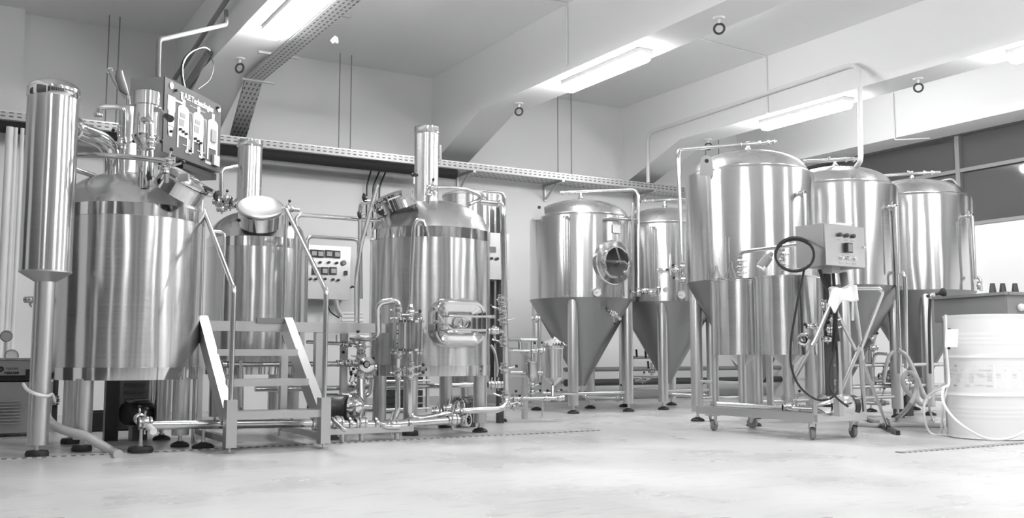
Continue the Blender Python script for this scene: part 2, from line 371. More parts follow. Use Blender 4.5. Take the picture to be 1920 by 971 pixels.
# sight glass tower on kettle 1
sg = D(271, 300, 6.35); sx, sy = sg.x, sg.y
def zat(x, y, d): return D(x, y, d).z
z0, z1, z2, z3 = zat(272, 338, 6.35), zat(272, 278, 6.35), zat(272, 268, 6.35), zat(272, 168, 6.35)
MB().lathe([(.040, z0 - .06), (.040, z1 - .02), (.055, z1 - .01), (.03, z1), (.045, z1 + .012), (.082, z2 + .03), (.086, z2 + .05), (.080, z2 + .055)], (sx, sy, 0), n=32).build('sight_base', POL, T1)
o = MB().lathe([(.078, z2 + .05), (.078, z3 - .09)], (sx, sy, 0), n=40).build('tower', POL, T1)
MB().lathe([(.078, z3 - .1), (.088, z3 - .095), (.088, z3 - .01), (.07, z3), (0, z3 + .004)], (sx, sy, 0), n=40).build('cap', POL, T1)
q = D(238, 300, 6.65)
MB().lathe([(.062, 1.7), (.062, zat(238, 200, 6.65))], (q.x, q.y, 0), n=28, caps=(False, True)).build('riser', SATIN, T1)
mb = MB(); mb.tube([D(283, 330, 6.2), D(283, 222, 6.2), D(268, 224, 6.28)], .017, .04, 14); mb.build('overflow_pipe', PIPE, T1)
valve(T1, D(283, 268, 6.2), (0, 0, 1), .02, RT, L=.03)
mb = MB(); mb.tube([D(184, 222, 6.35), D(186, 200, 6.35), D(232, 200, 6.4), D(229, 292, 6.42), D(229, 335, 6.42)], .018, .05, 14); mb.build('vent_pipe', PIPE, T1)
clamps(T1, [(D(184, 216, 6.35), (0, 0, 1)), (D(229, 262, 6.42), (0, 0, 1))], .021)
valve(T1, D(229, 268, 6.42), (0, 0, 1), .021, RT, L=.04); valve(T1, D(225, 246, 6.6), (0, 0, 1), .014, -RT, L=.02)
mb = MB(); mb.bar(D(290, 206, 6.25), D(300, 205, 6.22), .02, .03); mb.bar(D(300, 205, 6.22), D(313, 220, 6.15), .016, .016); o = mb.build('lever', SATIN, T1)
MB().cyl(D(311, 217, 6.16), D(320, 223, 6.12), .018, .024, 12).build('grip', BLK, o)
# perforated bulb device
mb = MB(); mb.cyl(D(205, 128, 6.5), D(207, 135, 6.5), .020); mb.tube([D(207, 135, 6.5), D(214, 152, 6.5), D(238, 186, 6.5)], .014, .02, 12); o = mb.build('sampling_tube', GLASS, T1)
MB().tube([D(224, 132, 6.5), D(224, 145, 6.5), D(232, 168, 6.5), D(240, 180, 6.5)], [.02, .03, .028, .008], None, 14).build('coil_bulb', GREYP, T1)
MB().cyl(D(239, 180, 6.5), D(240, 196, 6.5), .020, .02, 16).build('tube_socket', POL, T1)
# ring cleaning pipe round the front
mb = MB(); mb.tube([D(178, 330, 6.5), D(140, 318, 6.35), D(112, 302, 6.28), D(138, 291, 6.2), D(200, 291, 6.08), D(262, 296, 6.0), D(316, 303, 6.0)], .017, .12, 14); mb.build('cleaning_pipe', PIPE, T1)
valve(T1, D(318, 302, 6.0), RT + UP * .1, .018, UP, L=.04); valve(T1, D(310, 312, 6.02), (0, 0, 1), .018, RT, L=.08)
MB().cyl(D(312, 318, 6.04), D(312, 340, 6.1), .017).build('spigot', PIPE, T1)
# hatch: short neck + ring + lid, tilted
def hatch(t, c, n, r, hgt=.09, lid=True, open_=False):
    c, n = V(c), V(n).normalized(); mb = MB().lathe([(r, -hgt), (r, -.012), (r * 1.04, -.01), (r * 1.06, 0), (r * 1.0, .004)], c, n, 48); o = mb.build('manway_neck', POL, t)
    if lid: MB().lathe([(r * 1.05, .006), (r * 1.05, .020), (r * .95, .028), (r * .5, .045), (0, .05)], c, n, 48).build('manway_lid', POL, t)
    u, w_ = frame(n); b = MB()
    return u, w_
n1 = (RT * .62 + V((0, 0, 1)) * .95 - FW * .15).normalized()
hc = D(345, 338, 6.35)
hatch(T1, hc, n1, .165, .10)
u, w_ = frame(n1)
mb = MB(); mb.bar(hc + n1 * .03 - RT * .02, hc + n1 * .045 + RT * .17 - UP * .11, .05, .02, FW); mb.cyl(D(322, 318, 6.25), D(372, 341, 6.3), .009); mb.build('lid_bar', POL, T1)
knobs(T1, D(384, 357, 6.45), (RT * .8 - UP * .3), .07); knobs(T1, D(292, 330, 6.2), -RT, .03); knobs(T1, D(388, 368, 6.5), RT, .05)
mb = MB(); mb.box(D(345, 333, 6.15), (.06, .03, .05), (RT, FW, UP)); mb.build('hinge_block', SATIN, T1)
# small tap near manway of kettle 2, left
for px in ((408, 378), (424, 372), (432, 386), (416, 392)): valve(T2, D(px[0], px[1], 8.1), RT, .018, UP, L=.03)
mb = MB(); mb.tube([D(404, 384, 8.15), D(440, 380, 8.15), D(446, 372, 8.15)], .016, .03); mb.tube([D(415, 378, 8.2), D(415, 318, 8.2), D(445, 312, 8.3)], .02, .04); mb.build('valve_line', PIPE, T2)
# hatch of kettle 2 : ring neck, lid tilted like a mirror
n2 = (V((0, 0, 1)) * .80 - FW * .52 + RT * .14).normalized(); h2 = D(488, 392, 8.0)
hatch(T2, h2, n2, .175, .13, lid=False)
MB().lathe([(.182, .004), (.19, .008), (.19, .024), (.178, .030), (.165, .022), (.12, .006), (.06, -.004), (0, -.006)], h2, n2, 48).build('manway_lid', SATIN, T2)
knobs(T2, D(452, 404, 7.95), (-UP * .9 - RT * .1), .03); knobs(T2, D(536, 408, 8.0), (RT * .6 - UP * .5), .05); knobs(T2, D(440, 380, 8.0), -RT, .02)
valve(T2, D(541, 392, 8.0), RT, .02, UP, L=.03)
mb = MB(); mb.tube([D(530, 392, 8.0), D(562, 394, 8.0)], .014); mb.build('spray_line', PIPE, T2)
# hatch of kettle 3, tilted left
n3 = (V((0, 0, 1)) * .93 - RT * .36 - FW * .12).normalized(); h3 = D(735, 374, 7.45)
hatch(T3, h3, n3, .165, .10)
mb = MB(); mb.bar(D(702, 396, 7.35), D(765, 358, 7.35), .05, .016, FW); mb.build('lid_bar', POL, T3)
mb = MB(); mb.box(D(763, 362, 7.3), (.07, .05, .05), (RT, FW, UP)); mb.build('hinge_block', SATIN, T3)
knobs(T3, D(716, 388, 7.2), (-FW * .5 - UP * .5), .05); knobs(T3, D(690, 370, 7.4), -RT, .02); knobs(T3, D(776, 345, 7.4), (0, 0, 1), .06)
mb = MB(); mb.tube([D(695, 378, 7.45), D(678, 380, 7.45), D(675, 395, 7.45), D(675, 470, 7.5), D(676, 560, 7.5)], .017, .05); mb.build('side_pipe', PIPE, T3)
knobs(T3, D(686, 400, 7.4), (-RT - UP * .3), .04)
# cleaning loop on top of kettle 3
mb = MB(); mb.tube([D(803, 382, 7.5), D(803, 352, 7.5), D(840, 351, 7.6), D(872, 355, 7.75), D(900, 366, 7.95), D(900, 374, 8.0), D(880, 383, 7.85)], .016, .05); mb.build('cleaning_pipe', PIPE, T3)
valve(T3, D(810, 352, 7.5), RT, .018, UP, L=.03); clamps(T3, [(D(803, 366, 7.5), (0, 0, 1))], .018)
mb = MB(); mb.bar(D(826, 300, 7.85), D(826, 272, 7.85), .06, .015, FW); mb.build('damper_plate', SATIN, T3)

# rectangular side door of kettle 3
def rrect(w_, h, r, n=8):
    pts = []
    for cx_, cy_, a0 in ((w_ / 2 - r, h / 2 - r, 0), (-w_ / 2 + r, h / 2 - r, 90), (-w_ / 2 + r, -h / 2 + r, 180), (w_ / 2 - r, -h / 2 + r, 270)):
        for k in range(n + 1): a = math.radians(a0 + 90 * k / n); pts.append((cx_ + r * math.cos(a), cy_ + r * math.sin(a)))
    return pts
dc = PC(860, 605, C3, R3); nrm = V((dc.x - C3[0], dc.y - C3[1], 0)).normalized()
sx_ = V((-nrm.y, nrm.x, 0)); sx_ = sx_ if sx_.dot(RT) > 0 else -sx_; Zu = V((0, 0, 1))
def ringmesh(mb, loops):                                          # loops: list of (w,h,r,offset)
    last = None; n = None
    for w_, h, r, off in loops:
        pts = rrect(w_, h, r); n = len(pts); i = len(mb.v)
        mb.v += [dc + sx_ * a + Zu * b + nrm * off for a, b in pts]
        if last is not None: mb.band(last, i, n)
        last = i
    return last, n
mb = MB(); ringmesh(mb, [(.46, .37, .13, -.10), (.45, .365, .13, .02), (.43, .345, .12, .035), (.37, .28, .09, .035), (.36, .27, .09, -.02)]); mb.build('door_frame', POL, T3)
mb = MB(); l, n = ringmesh(mb, [(.40, .30, .09, .03), (.41, .315, .095, .05), (.40, .305, .09, .066), (.36, .27, .07, .058), (.36, .27, .07, .045), (.20, .13, .01, .018)]); mb.f.append(tuple(range(l, l + n))); od = mb.build('side_door', POL, T3)
def dp(x, z, o): return dc + sx_ * x + Zu * z + nrm * o
mb = MB()
for z in (.048, -.055): mb.cyl(dp(-.13, z, .085), dp(.25, z, .085), .009, n=12)
mb.cyl(dp(.25, .048, .0), dp(.25, .048, .1), .014); mb.cyl(dp(.25, -.055, .0), dp(.25, -.055, .1), .014); mb.build('hinge_bar', POL, od)
mb = MB(); mb.torus(dp(.01, -.0, .06), nrm, .038, .006, 28, 8); mb.build('port_ring', POL, od)
mb = MB(); mb.cyl(dp(-.16, -.0, .03), dp(-.24, .0, .07), .014); mb.tube([dp(-.22, .055, .09), dp(-.17, -.01, .10), dp(-.09, -.07, .11)], .009); mb.cyl(dp(-.16, -.02, .06), dp(-.16, -.02, .12), .013); mb.build('door_latch', POL, od)
# gooseneck on kettle 3
mb = MB(); g = 7.12; mb.tube([D(770, 575, g), D(772, 500, g), D(776, 425, g), D(782, 412, g), D(793, 413, g), D(797, 430, g)], .016, .04); mb.build('gooseneck_pipe', PIPE, T3)
MB().cyl(D(797, 424, g), D(798, 434, g), .020).build('outlet_nozzle', PIPE, T3)

# ---- tall tank behind kettle 3
a4 = D(888, 500, 9.0); c4 = (a4.x, a4.y); r4 = .29; z4 = D(888, 358, 8.75).z
T4 = thing('water_tank', 'tall flat-topped steel tank behind the kettle with the side door', 'tank', (*c4, 0))
MB().lathe([(r4, .35), (r4, z4)], (*c4, 0), n=64).build('body', BR, T4); MB().lathe([(r4 + .004, z4 - .01), (r4 + .004, z4 + .01), (0, z4 + .03)], (*c4, 0), n=64).build('lid', SATIN, T4)
MB().lathe([(0, .35), (r4, .355)], (*c4, 0), n=64).build('base', SATIN, T4)
for a, b in ((-1, -1), (-1, 1), (1, -1), (1, 1)):
    MB().cyl((c4[0] + a * .19, c4[1] + b * .19, .03), (c4[0] + a * .19, c4[1] + b * .19, .36), .035).build('leg', SATIN, T4); foot(T4, (c4[0] + a * .19, c4[1] + b * .19, 0), .05, .0)
mb = MB(); mb.tube([D(905, 358, 8.7), D(940, 361, 8.7), D(946, 368, 8.7), D(946, 420, 8.7)], .012, .04); mb.build('vent_pipe', PIPE, T4)
# ---- steel ceiling-hung monitor / control panel on kettle row
def vp(p, d): return D(p[0], p[1], d)
pl, pr = D(306, 214, 6.85), D(412, 260, 7.65)
xd = V((pr.x - pl.x, pr.y - pl.y, 0)); PW = xd.length; xd.normalize(); yd = V((-xd.y, xd.x, 0)); yd = yd if yd.dot(FW) > 0 else -yd
pz = (pl.z + pr.z) / 2; PH = .535; pc = V(((pl.x + pr.x) / 2, (pl.y + pr.y) / 2, pz))
tp = thing('hanging_control_cabinet', 'dark control cabinet with vessel diagrams hanging above the left kettle', 'control panel', pc)
PDEP = .26
MB().box(pc + yd * (PDEP / 2 + .004), (PW, PDEP, PH), (xd, yd, Zu)).build('cabinet', CABM, tp)
MB().box(pc, (PW, .010, PH), (xd, yd, Zu)).build('fascia', PANELF, tp)
def pp(u, v, o=.007): return pc + xd * ((u - .5) * PW) + Zu * ((.5 - v) * PH) - yd * o
def flat(mb, pts, o=.006, th=.003): mb.poly([pp(u, v, o) for u, v in pts], -yd * th); return mb
text('A.E.Technologies', pp(.32, .165), xd, Zu, .062, WPL, tp, bold=.001)
text('www.aetechnologies.com', pp(.42, .235), xd, Zu, .022, LGREY, tp)
mb = MB()
def vessel(mb, u0, u1, vt, vb, stub=True):
    um = (u0 + u1) / 2; hw = (u1 - u0) / 2; pts = [(u0, vb), (u0, vt)] + [(um - hw * math.cos(a), vt - .07 * math.sin(a)) for a in [PI * k / 10 for k in range(1, 10)]] + [(u1, vt), (u1, vb)]
    flat(mb, pts); flat(mb, [(u0, vb + .17), (u0, vb - .01), (u0 + .025, vb - .01), (u0 + .025, vb + .17)]); flat(mb, [(u1 - .025, vb + .17), (u1 - .025, vb - .01), (u1, vb - .01), (u1, vb + .17)])
    if stub: flat(mb, [(um - .022, vt - .05), (um - .022, vt - .155), (um + .022, vt - .155), (um + .022, vt - .05)])
for u0 in (.22, .48, .75): vessel(mb, u0, u0 + .19, .34, .70)
flat(mb, [(.05, .22), (.17, .22), (.17, .42), (.05, .42)]); flat(mb, [(.065, .42), (.16, .42), (.16, .62), (.065, .62)]); flat(mb, [(.17, .235), (.30, .235), (.30, .262), (.17, .262)])
flat(mb, [(.065, .63), (.15, .63), (.13, .76), (.08, .76)]); flat(mb, [(.255, .10), (.30, .10), (.30, .12), (.255, .12)]); flat(mb, [(.255, .13), (.295, .13), (.295, .20), (.262, .20)])
mb.lathe([(.001, 0), (.025, 0), (.025, .003), (.001, .003)], pp(.10, .08), -yd, 20); mb.lathe([(.001, 0), (.022, 0), (.022, .003), (.001, .003)], pp(.95, .08), -yd, 20)
mb.build('vessel_diagram', WPL, tp)
mb = MB()
for u in (.43, .455, .69, .715): flat(mb, [(u, .32), (u + .008, .32), (u + .008, .80), (u, .80)])
for u in (.40, .66): flat(mb, [(u, .32), (u + .06, .32), (u + .06, .33), (u, .33)]); flat(mb, [(u - .09, .80), (u + .05, .80), (u + .05, .812), (u - .09, .812)])
for u, v in ((.36, .86), (.60, .86), (.72, .90)): flat(mb, [(u, v), (u + .11, v), (u + .11, v + .04), (u, v + .04)]); 
for u in (.40, .62): flat(mb, [(u, .70), (u + .045, .70), (u + .045, .84), (u, .84)])
mb.build('pipe_diagram', LGREY, tp)
for u in (.255, .515): 
    mb = MB(); flat(mb, [(u, .38), (u + .085, .38), (u + .085, .44), (u, .44)], .010, .002); flat(mb, [(u - .015, .47), (u + .07, .47), (u + .07, .56), (u - .015, .56)], .010, .002); mb.build('display', GREYP, tp)
mb = MB(); flat(mb, [(.80, .42), (.89, .42), (.89, .60), (.80, .60)], .010, .012); mb.build('display', GREYP, tp)
mb = MB(); flat(mb, [(.84, .78), (.95, .78), (.95, .93), (.84, .93)], .008, .02); mb.build('circuit_breaker_window', LGREY, tp)
for u, v in ((.25, .62), (.30, .635), (.35, .65), (.51, .66), (.56, .675), (.61, .69), (.165, .12), (.91, .07), (.43, .86), (.67, .90), (.10, .70)):
    MB().lathe([(.010, 0), (.010, .02), (.001, .022)], pp(u, v, .008), -yd, 12).build('selector_knob', BLK, tp)
ZPD = .834
b0 = pc + yd * .13 - Zu * (PH / 2) + xd * (PW * .22)
MB().bar(b0 + Zu * .01, (b0.x, b0.y, ZPD), .07, .07, xd).build('mounting_post', SATIN, tp)
MB().box(b0 - Zu * .03, (.5, .2, .05), (xd, yd, Zu)).build('cable_gland_box', BLK, tp)
mb = MB(); mb.tube([D(346, 166, 7.2), D(342, 150, 7.25), D(340, 120, 7.3), D(355, 98, 7.4), D(382, 88, 7.5), D(392, 95, 7.6)], .012, .1, 8); mb.tube([D(390, 96, 7.6), D(402, 120, 7.7), D(396, 150, 7.6), D(372, 167, 7.45)], .003, .1, 6); mb.build('supply_cable', BLK, tp)

# ================================================================== STAIR + PLATFORM
YP = 6.9; ZPf = .83
st = thing('platform_stair', 'steel stair and walkway with handrails between the kettles', 'stair', (1.9, 6.5, 0))
xl, xr = 1.60, 2.20
for x in (xl, xr):
    s = MB(); s.bar((x, 6.16, .21), (x, YP, ZPf - .01), .06, .12, (1, 0, 0)); s.build('stringer', SATIN, st)
    s = MB(); s.box((x, 6.09, .18), (.065, .085, .29)); s.build('newel_base', SATIN, st)
    s = MB(); s.cyl((x, 6.09, .0), (x, 6.09, .05), .008); s.lathe([(.035, .001), (.03, .006), (.01, .008)], (x, 6.09, 0), n=16); s.build('foot_pin', SATIN, st)
    s = MB(); s.bar((x, 6.95, .02), (x, 6.95, ZPf - .06), .05, .05, (1, 0, 0)); s.build('support_leg', SATIN, st)
    s = MB(); s.bar((x, 6.12, .08), (x, 6.92, .08), .04, .04, (1, 0, 0)); s.build('floor_rail', SATIN, st)
for y, z in ((6.12, .245), (6.36, .44), (6.60, .635)):
    MB().box((1.9, y + .06, z), (.54, .22, .004)).build('tread', TREAD, st); MB().box((1.9, y - .05, z - .02), (.54, .006, .045)).build('tread_nosing', SATIN, st)
mb = MB(); mb.box((2.30, YP + .0, ZPf - .03), (1.36, .05, .07)); mb.build('deck_edge', SATIN, st)
MB().box((2.23, YP + .32, ZPf), (1.22, .62, .006)).build('deck', TREAD, st)
MB().box((2.08, YP - .03, ZPf + .012), (.22, .03, .035)).build('anti_slip_pad', GREYP, st)
MB().bar((2.45, YP + .02, .0), (2.45, YP + .02, ZPf - .06), .06, .06).build('support_leg', SATIN, st); MB().bar((2.83, YP + .5, .0), (2.83, YP + .5, ZPf - .06), .05, .05).build('support_leg', SATIN, st)
def rail(px, r=.0165, fil=.05): MB().tube([D(*p) for p in px], r, fil, 14).build('handrail', PIPE, st)
yl = 6.09
A0 = V((xl, 6.09, .33)); A1 = PY(431, 541, 6.09); 
def onXr(x, y, X): return PX(x, y, X)
rail2 = MB().tube([(xl, 6.09, .30), (xl, 6.09, A1.z), (xl, 6.96, PY(385, 392, 6.96).z), (xl, 6.96, ZPf - .2)], .0165, .03, 14).build('handrail', PIPE, st)
B1 = PY(610, 545, 6.09)
MB().tube([(xr, 6.09, .30), (xr, 6.09, B1.z), (xr, 6.98, PY(549, 392, 6.98).z), (xr, 6.98, ZPf - .04)], .0165, .03, 14).build('handrail', PIPE, st)
p = PY(378, 362, 6.9); MB().cyl((p.x, p.y, .0), (p.x, p.y, p.z), .018).build('upright_post', PIPE, st)
p0, p1, p2 = PY(556, 402, 6.98), PY(728, 418, 6.98), PY(730, 610, 6.98)
MB().tube([(p0.x, 6.98, ZPf - .04), (p0.x, 6.98, p0.z), (p1.x, 6.98, p0.z), (p1.x, 6.98, ZPf - .02)], .0165, .05, 14).build('handrail', PIPE, st)
q0, q1 = PY(576, 443, 7.55), PY(673, 443, 7.55)
MB().tube([(q0.x, 7.55, ZPf), (q0.x, 7.55, q0.z), (q1.x, 7.55, q0.z), (q1.x, 7.55, ZPf)], .015, .05, 14).build('handrail', PIPE, st)
q2 = PY(400, 434, 7.5); q3 = PY(421, 434, 7.5)
MB().tube([(q2.x, 7.5, q2.z), (q3.x, 7.5, q2.z), (q3.x, 7.5, ZPf)], .013, .04, 14).build('handrail', PIPE, st)
MB().tube([D(668, 604, 7.35), D(668, 520, 7.3), D(676, 462, 7.3), D(708, 345, 7.2)], .0165, .06, 14).build('handrail', PIPE, st)

# ================================================================== FERMENTERS
def fermenter(label, c, r, zr, zs, za, mir=1, cip=None, cz=.31, group='conical fermenters'):
    t = thing('conical_fermenter', label, 'fermentation tank', (*c, 0), group); x, y = c; O = (x, y, 0)
    MB().lathe([(r, zr), (r, zs - .03), (r - .004, zs - .012), (r - .018, zs), (r - .05, zs + .016)], O, n=96).build('jacket', BR, t)
    rd = r - .045
    MB().lathe([(rd, zs - .01), (rd, zs + .02)] + domeprof(rd, zs + .02, za - zs - .02, 16, 2.2, .6), O, n=96).build('dome', DOME, t)
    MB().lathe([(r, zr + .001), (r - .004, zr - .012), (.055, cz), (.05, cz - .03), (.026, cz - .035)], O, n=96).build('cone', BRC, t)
    for a, b in ((-1, -1), (-1, 1), (1, -1), (1, 1)):
        lx, ly = x + a * .5 * .707, y + b * .5 * .707
        MB().lathe([(.055, .085), (.055, zr - .04), (.05, zr - .015), (.03, zr)], (lx, ly, 0), n=24, caps=(True, True)).build('leg', SATIN, t); foot(t, (lx, ly, 0), .062, .05)
    k = .5 * .707
    mb = MB(); mb.cyl((x - k, y - k, .2), (x + k, y - k, .2), .017, n=12); mb.cyl((x - k, y + k, .2), (x + k, y + k, .2), .017, n=12); mb.cyl((x - k, y - k, .36), (x - k, y + k, .36), .012, n=12); mb.build('leg_brace', SATIN, t)
    mb = MB(); mb.tube([(x, y, cz - .03), (x, y, .15), (x + .3, y - .12, .13), (x + .42, y - .2, .13)], .02, .06); mb.build('outlet_pipe', PIPE, t)
    valve(t, (x + .36, y - .16, .13), (.9, -.45, 0), .021, (0, 0, 1))
    MB().cyl((x, y, za - .02), (x, y, za + .10), .018).build('spray_stem', PIPE, t)
    clamps(t, [((x, y, za + .03), (0, 0, 1))], .021)
    return t
c_f1, c_f2, c_f3 = ctr(1090, 560, 10.6), ctr(1249, 560, 11.3), ctr(1409, 560, 8.85)
c_f4, c_f5 = ctr(1574, 560, 9.6), ctr(1720, 560, 10.3)
F1 = fermenter('conical fermenter with a round glass side hatch, first of the back row', c_f1, .56, 1.19, 2.07, 2.28)
F2 = fermenter('conical fermenter half hidden between the hatch tank and the biggest tank', c_f2, .56, 1.19, 2.07, 2.30)
F3 = fermenter('biggest-looking conical fermenter directly behind the wheeled cart', c_f3, .575, 1.25, 2.23, 2.45)
F4 = fermenter('conical fermenter behind the cart control box and the cloth', c_f4, .575, 1.25, 2.23, 2.45)
F5 = fermenter('conical fermenter furthest right, beneath the dark window', c_f5, .575, 1.25, 2.23, 2.45)
def cip(t, pts, r=.0165, cl=(), fil=.05):
    MB().tube([D(*p) for p in pts], r, fil, 14).build('cleaning_pipe', PIPE, t)
d = 10.55
cip(F1, [(1050, 361, d), (1090, 359, d), (1192, 355, d - .1), (1197, 368, d - .15), (1197, 556, d - .35)])
clamps(F1, [(D(x, 361 - (x - 1050) * .04, d), RT) for x in (1055, 1068, 1080, 1100)], .018)
cip(F2, [(1203, 377, 11.25), (1243, 375, 11.25), (1300, 372, 11.2)])
clamps(F2, [(D(x, 377 - (x - 1203) * .04, 11.25), RT) for x in (1210, 1224, 1255)], .018)
cip(F3, [(1456, 265, 8.8), (1403, 270, 8.8), (1273, 280, 8.7), (1272, 292, 8.65), (1280, 532, 8.5)])
clamps(F3, [(D(x, y, 8.8), RT) for x, y in ((1388, 272), (1424, 268), (1440, 267), (1450, 266))], .018)
cip(F4, [(1617, 297, 9.55), (1570, 300, 9.55), (1506, 303, 9.5)]); clamps(F4, [(D(x, 299, 9.55), RT) for x in (1555, 1587, 1601)], .018)
cip(F5, [(1763, 323, 10.25), (1718, 325, 10.25), (1655, 329, 10.2)]); clamps(F5, [(D(x, 324, 10.25), RT) for x in (1703, 1733, 1748)], .018)
cip(F5, [(1748, 342, 10.2), (1785, 335, 10.2), (1795, 345, 10.2)], .012)
def lug(t, px, d):
    p = D(px[0], px[1], d); mb = MB(); mb.poly([p + RT * a + UP * b for a, b in [(-.06, -.10), (.06, -.10), (.055, .0)] + [(.05 * math.cos(k * PI / 8), .03 + .05 * math.sin(k * PI / 8)) for k in range(9)] + [(-.055, 0)]], FW * .014); o = mb.build('lifting_lug', SATIN, t)
    MB().cyl(p + UP * .03 - FW * .002, p + UP * .03 + FW * .001, .018).build('lug_hole', INK, o)
lug(F1, (1011, 394), 10.35); lug(F3, (1325, 308), 8.55)
def level_tube(t, x0, y0, x1, y1, c, R, off=.045):
    a, b = PC(x0, y0, c, R), PC(x1, y1, c, R); n = V((a.x - c[0], a.y - c[1], 0)).normalized()
    a2 = a + n * off; b2 = V((a2.x, a2.y, b.z))
    MB().cyl(a2, b2, .010, n=10).build('level_tube', GLASS, t)
    side = V((-n.y, n.x, 0)) * .022
    mb = MB(); mb.cyl(a2 + side, b2 + side, .005, n=8); mb.cyl(a2 - side, b2 - side, .005, n=8)
    for p in (a2, b2): mb.cyl(p - n * off, p + n * .02, .014, n=10); mb.cyl(p - side * 1.3, p + side * 1.3, .012, n=10)
    mb.build('level_tube_guard', PIPE, t)
level_tube(F1, 1063, 407, 1066, 556, c_f1, .56); level_tube(F2, 1226, 425, 1228, 555, c_f2, .56)
def gg(t, x, y, c, R, r=.045): p = PC(x, y, c, R); n = V((p.x - c[0], p.y - c[1], 0)).normalized(); gauge(t, p + n * .06, (n - FW * .3), r)
gg(F1, 1117, 548, c_f1, .56); gg(F2, 1275, 553, c_f2, .56)
# round hatch on F1
hp = PC(1150, 492, c_f1, .56); hn = V((hp.x - c_f1[0], hp.y - c_f1[1], 0)).normalized()
MB().lathe([(.235, -.16), (.235, .012), (.225, .022), (.17, .028), (.165, .06), (.15, .065), (.145, .03), (.14, .0)], hp, hn, 56).build('hatch_collar', POL, F1)
MB().lathe([(.145, .03), (.10, .02), (0, .01)], hp, hn, 48).build('hatch_glass', DKG, F1)
u, w_ = V((-hn.y, hn.x, 0)), Zu; u = u if u.dot(RT) > 0 else -u
mb = MB(); mb.bar(hp + hn * .08 - u * .16, hp + hn * .08 + u * .08, .025, .02, Zu); mb.bar(hp + hn * .08 - u * .03 + Zu * .15, hp + hn * .08 + u * .03 - Zu * .02, .025, .015, u)
mb.cyl(hp + hn * .04, hp + hn * .12, .014); mb.cyl(hp + hn * .12 - u * .05, hp + hn * .12 + u * .06, .009, n=10); mb.cyl(hp + hn * .12 + u * .05, hp + hn * .13 + u * .12 - Zu * .04, .007, n=10); mb.build('hatch_arm', POL, F1)
mb = MB(); a, b = PC(1133, 410, c_f1, .56), PC(1181, 414, c_f1, .56); mb.tube([a, a + hn * .06, b + hn * .09], .016, .03); mb.build('hatch_hinge_arm', PIPE, F1)
lp = PC(1155, 429, c_f1, .56); ln = V((lp.x - c_f1[0], lp.y - c_f1[1], 0)).normalized(); lu = V((-ln.y, ln.x, 0)); lu = lu if lu.dot(RT) > 0 else -lu
MB().box(lp + ln * .008, (.11, .004, .09), (lu, ln, Zu)).build('name_plate', WPL, F1)
# sample valves and taps on cones
valve(F1, D(1150, 588, 10.05), (RT * .9 - UP * .45), .022, -UP, L=.06); MB().cyl(D(1140, 582, 10.15), D(1163, 598, 10.0), .018).build('sample_port', PIPE, F1)
def elbow_arm(t, x, y, c, R, drop_to, sgn=1):
    p = PC(x, y, c, R); n = V((p.x - c[0], p.y - c[1], 0)).normalized(); q = p + n * .09
    MB().tube([p - n * .02, q, (q.x, q.y, drop_to)], .015, .03).build('side_pipe', PIPE, t)
    valve(t, p + n * .05, n, .016, Zu, L=.02, knob=False)
elbow_arm(F3, 1494, 364, c_f3, .575, 1.35); elbow_arm(F4, 1664, 389, c_f4, .575, 1.35); elbow_arm(F5, 1808, 406, c_f5, .575, 1.35)
for t, x, y, d in ((F1, 1197, 548, 10.2), (F1, 1210, 545, 10.2), (F1, 1222, 548, 10.2), (F3, 1280, 500, 8.5), (F3, 1281, 524, 8.5), (F3, 1268, 506, 8.5)):
    valve(t, D(x, y, d), (0, 0, 1) if x in (1197, 1280, 1281) else RT, .018, -RT, L=.05)
for t, x, y, d in ((F1, 1235, 536, 10.2), (F3, 1257, 500, 8.5)):
    p = D(x, y, d); mb = MB(); mb.lathe([(.012, -.08), (.02, -.06), (.026, -.02), (.014, 0), (.014, .06), (.008, .07), (.006, .12)], p, Zu, 14); mb.cyl(p - RT * .12 - UP * .04, p - UP * .04, .012); mb.build('pressure_valve', POL, t); gauge(t, p - RT * (.09 if t is F3 else -.07) - UP * .04, -FW, .028)
mb = MB(); mb.tube([D(1186, 556, 10.25), D(1186, 380, 10.3)], .018); mb.build('side_pipe', PIPE, F1)
# right-hand front drop pipes of F4 / F5
cip(F4, [(1683, 508, 9.2), (1695, 512, 9.1), (1697, 530, 9.1), (1699, 690, 9.1)], .02, fil=.06)
MB().cyl(D(1679, 385, 9.25), D(1686, 700, 9.1), .018).build('down_pipe', PIPE, F4)
cip(F4, [(1635, 605, 9.4), (1636, 690, 9.3), (1640, 662, 9.3), (1665, 664, 9.2)], .015)
valve(F4, D(1636, 636, 9.35), Zu, .018, -RT); valve(F4, D(1638, 652, 9.3), RT, .018, UP)
cip(F5, [(1822, 520, 9.8), (1838, 520, 9.75), (1840, 545, 9.7)], .016); cip(F5, [(1816, 410, 9.8), (1824, 545, 9.75)], .014)
valve(F5, D(1836, 535, 9.72), Zu, .016, RT, L=.02, knob=False)
def hose(lb, pts, r, M=HOSE, nm='clear_hose'):
    P_ = [V(p) for p in pts]; out = []
    for i in range(len(P_) - 1):
        a = P_[max(i - 1, 0)]; b = P_[i]; c = P_[i + 1]; e = P_[min(i + 2, len(P_) - 1)]
        for k in range(6): s = k / 6; out.append(.5 * ((2 * b) + (c - a) * s + (2 * a - 5 * b + 4 * c - e) * s * s + (3 * b - a - 3 * c + e) * s**3))
    out.append(P_[-1]); return tag(MB().tube(out, r, None, 12).build(nm, M), lb, 'hose')
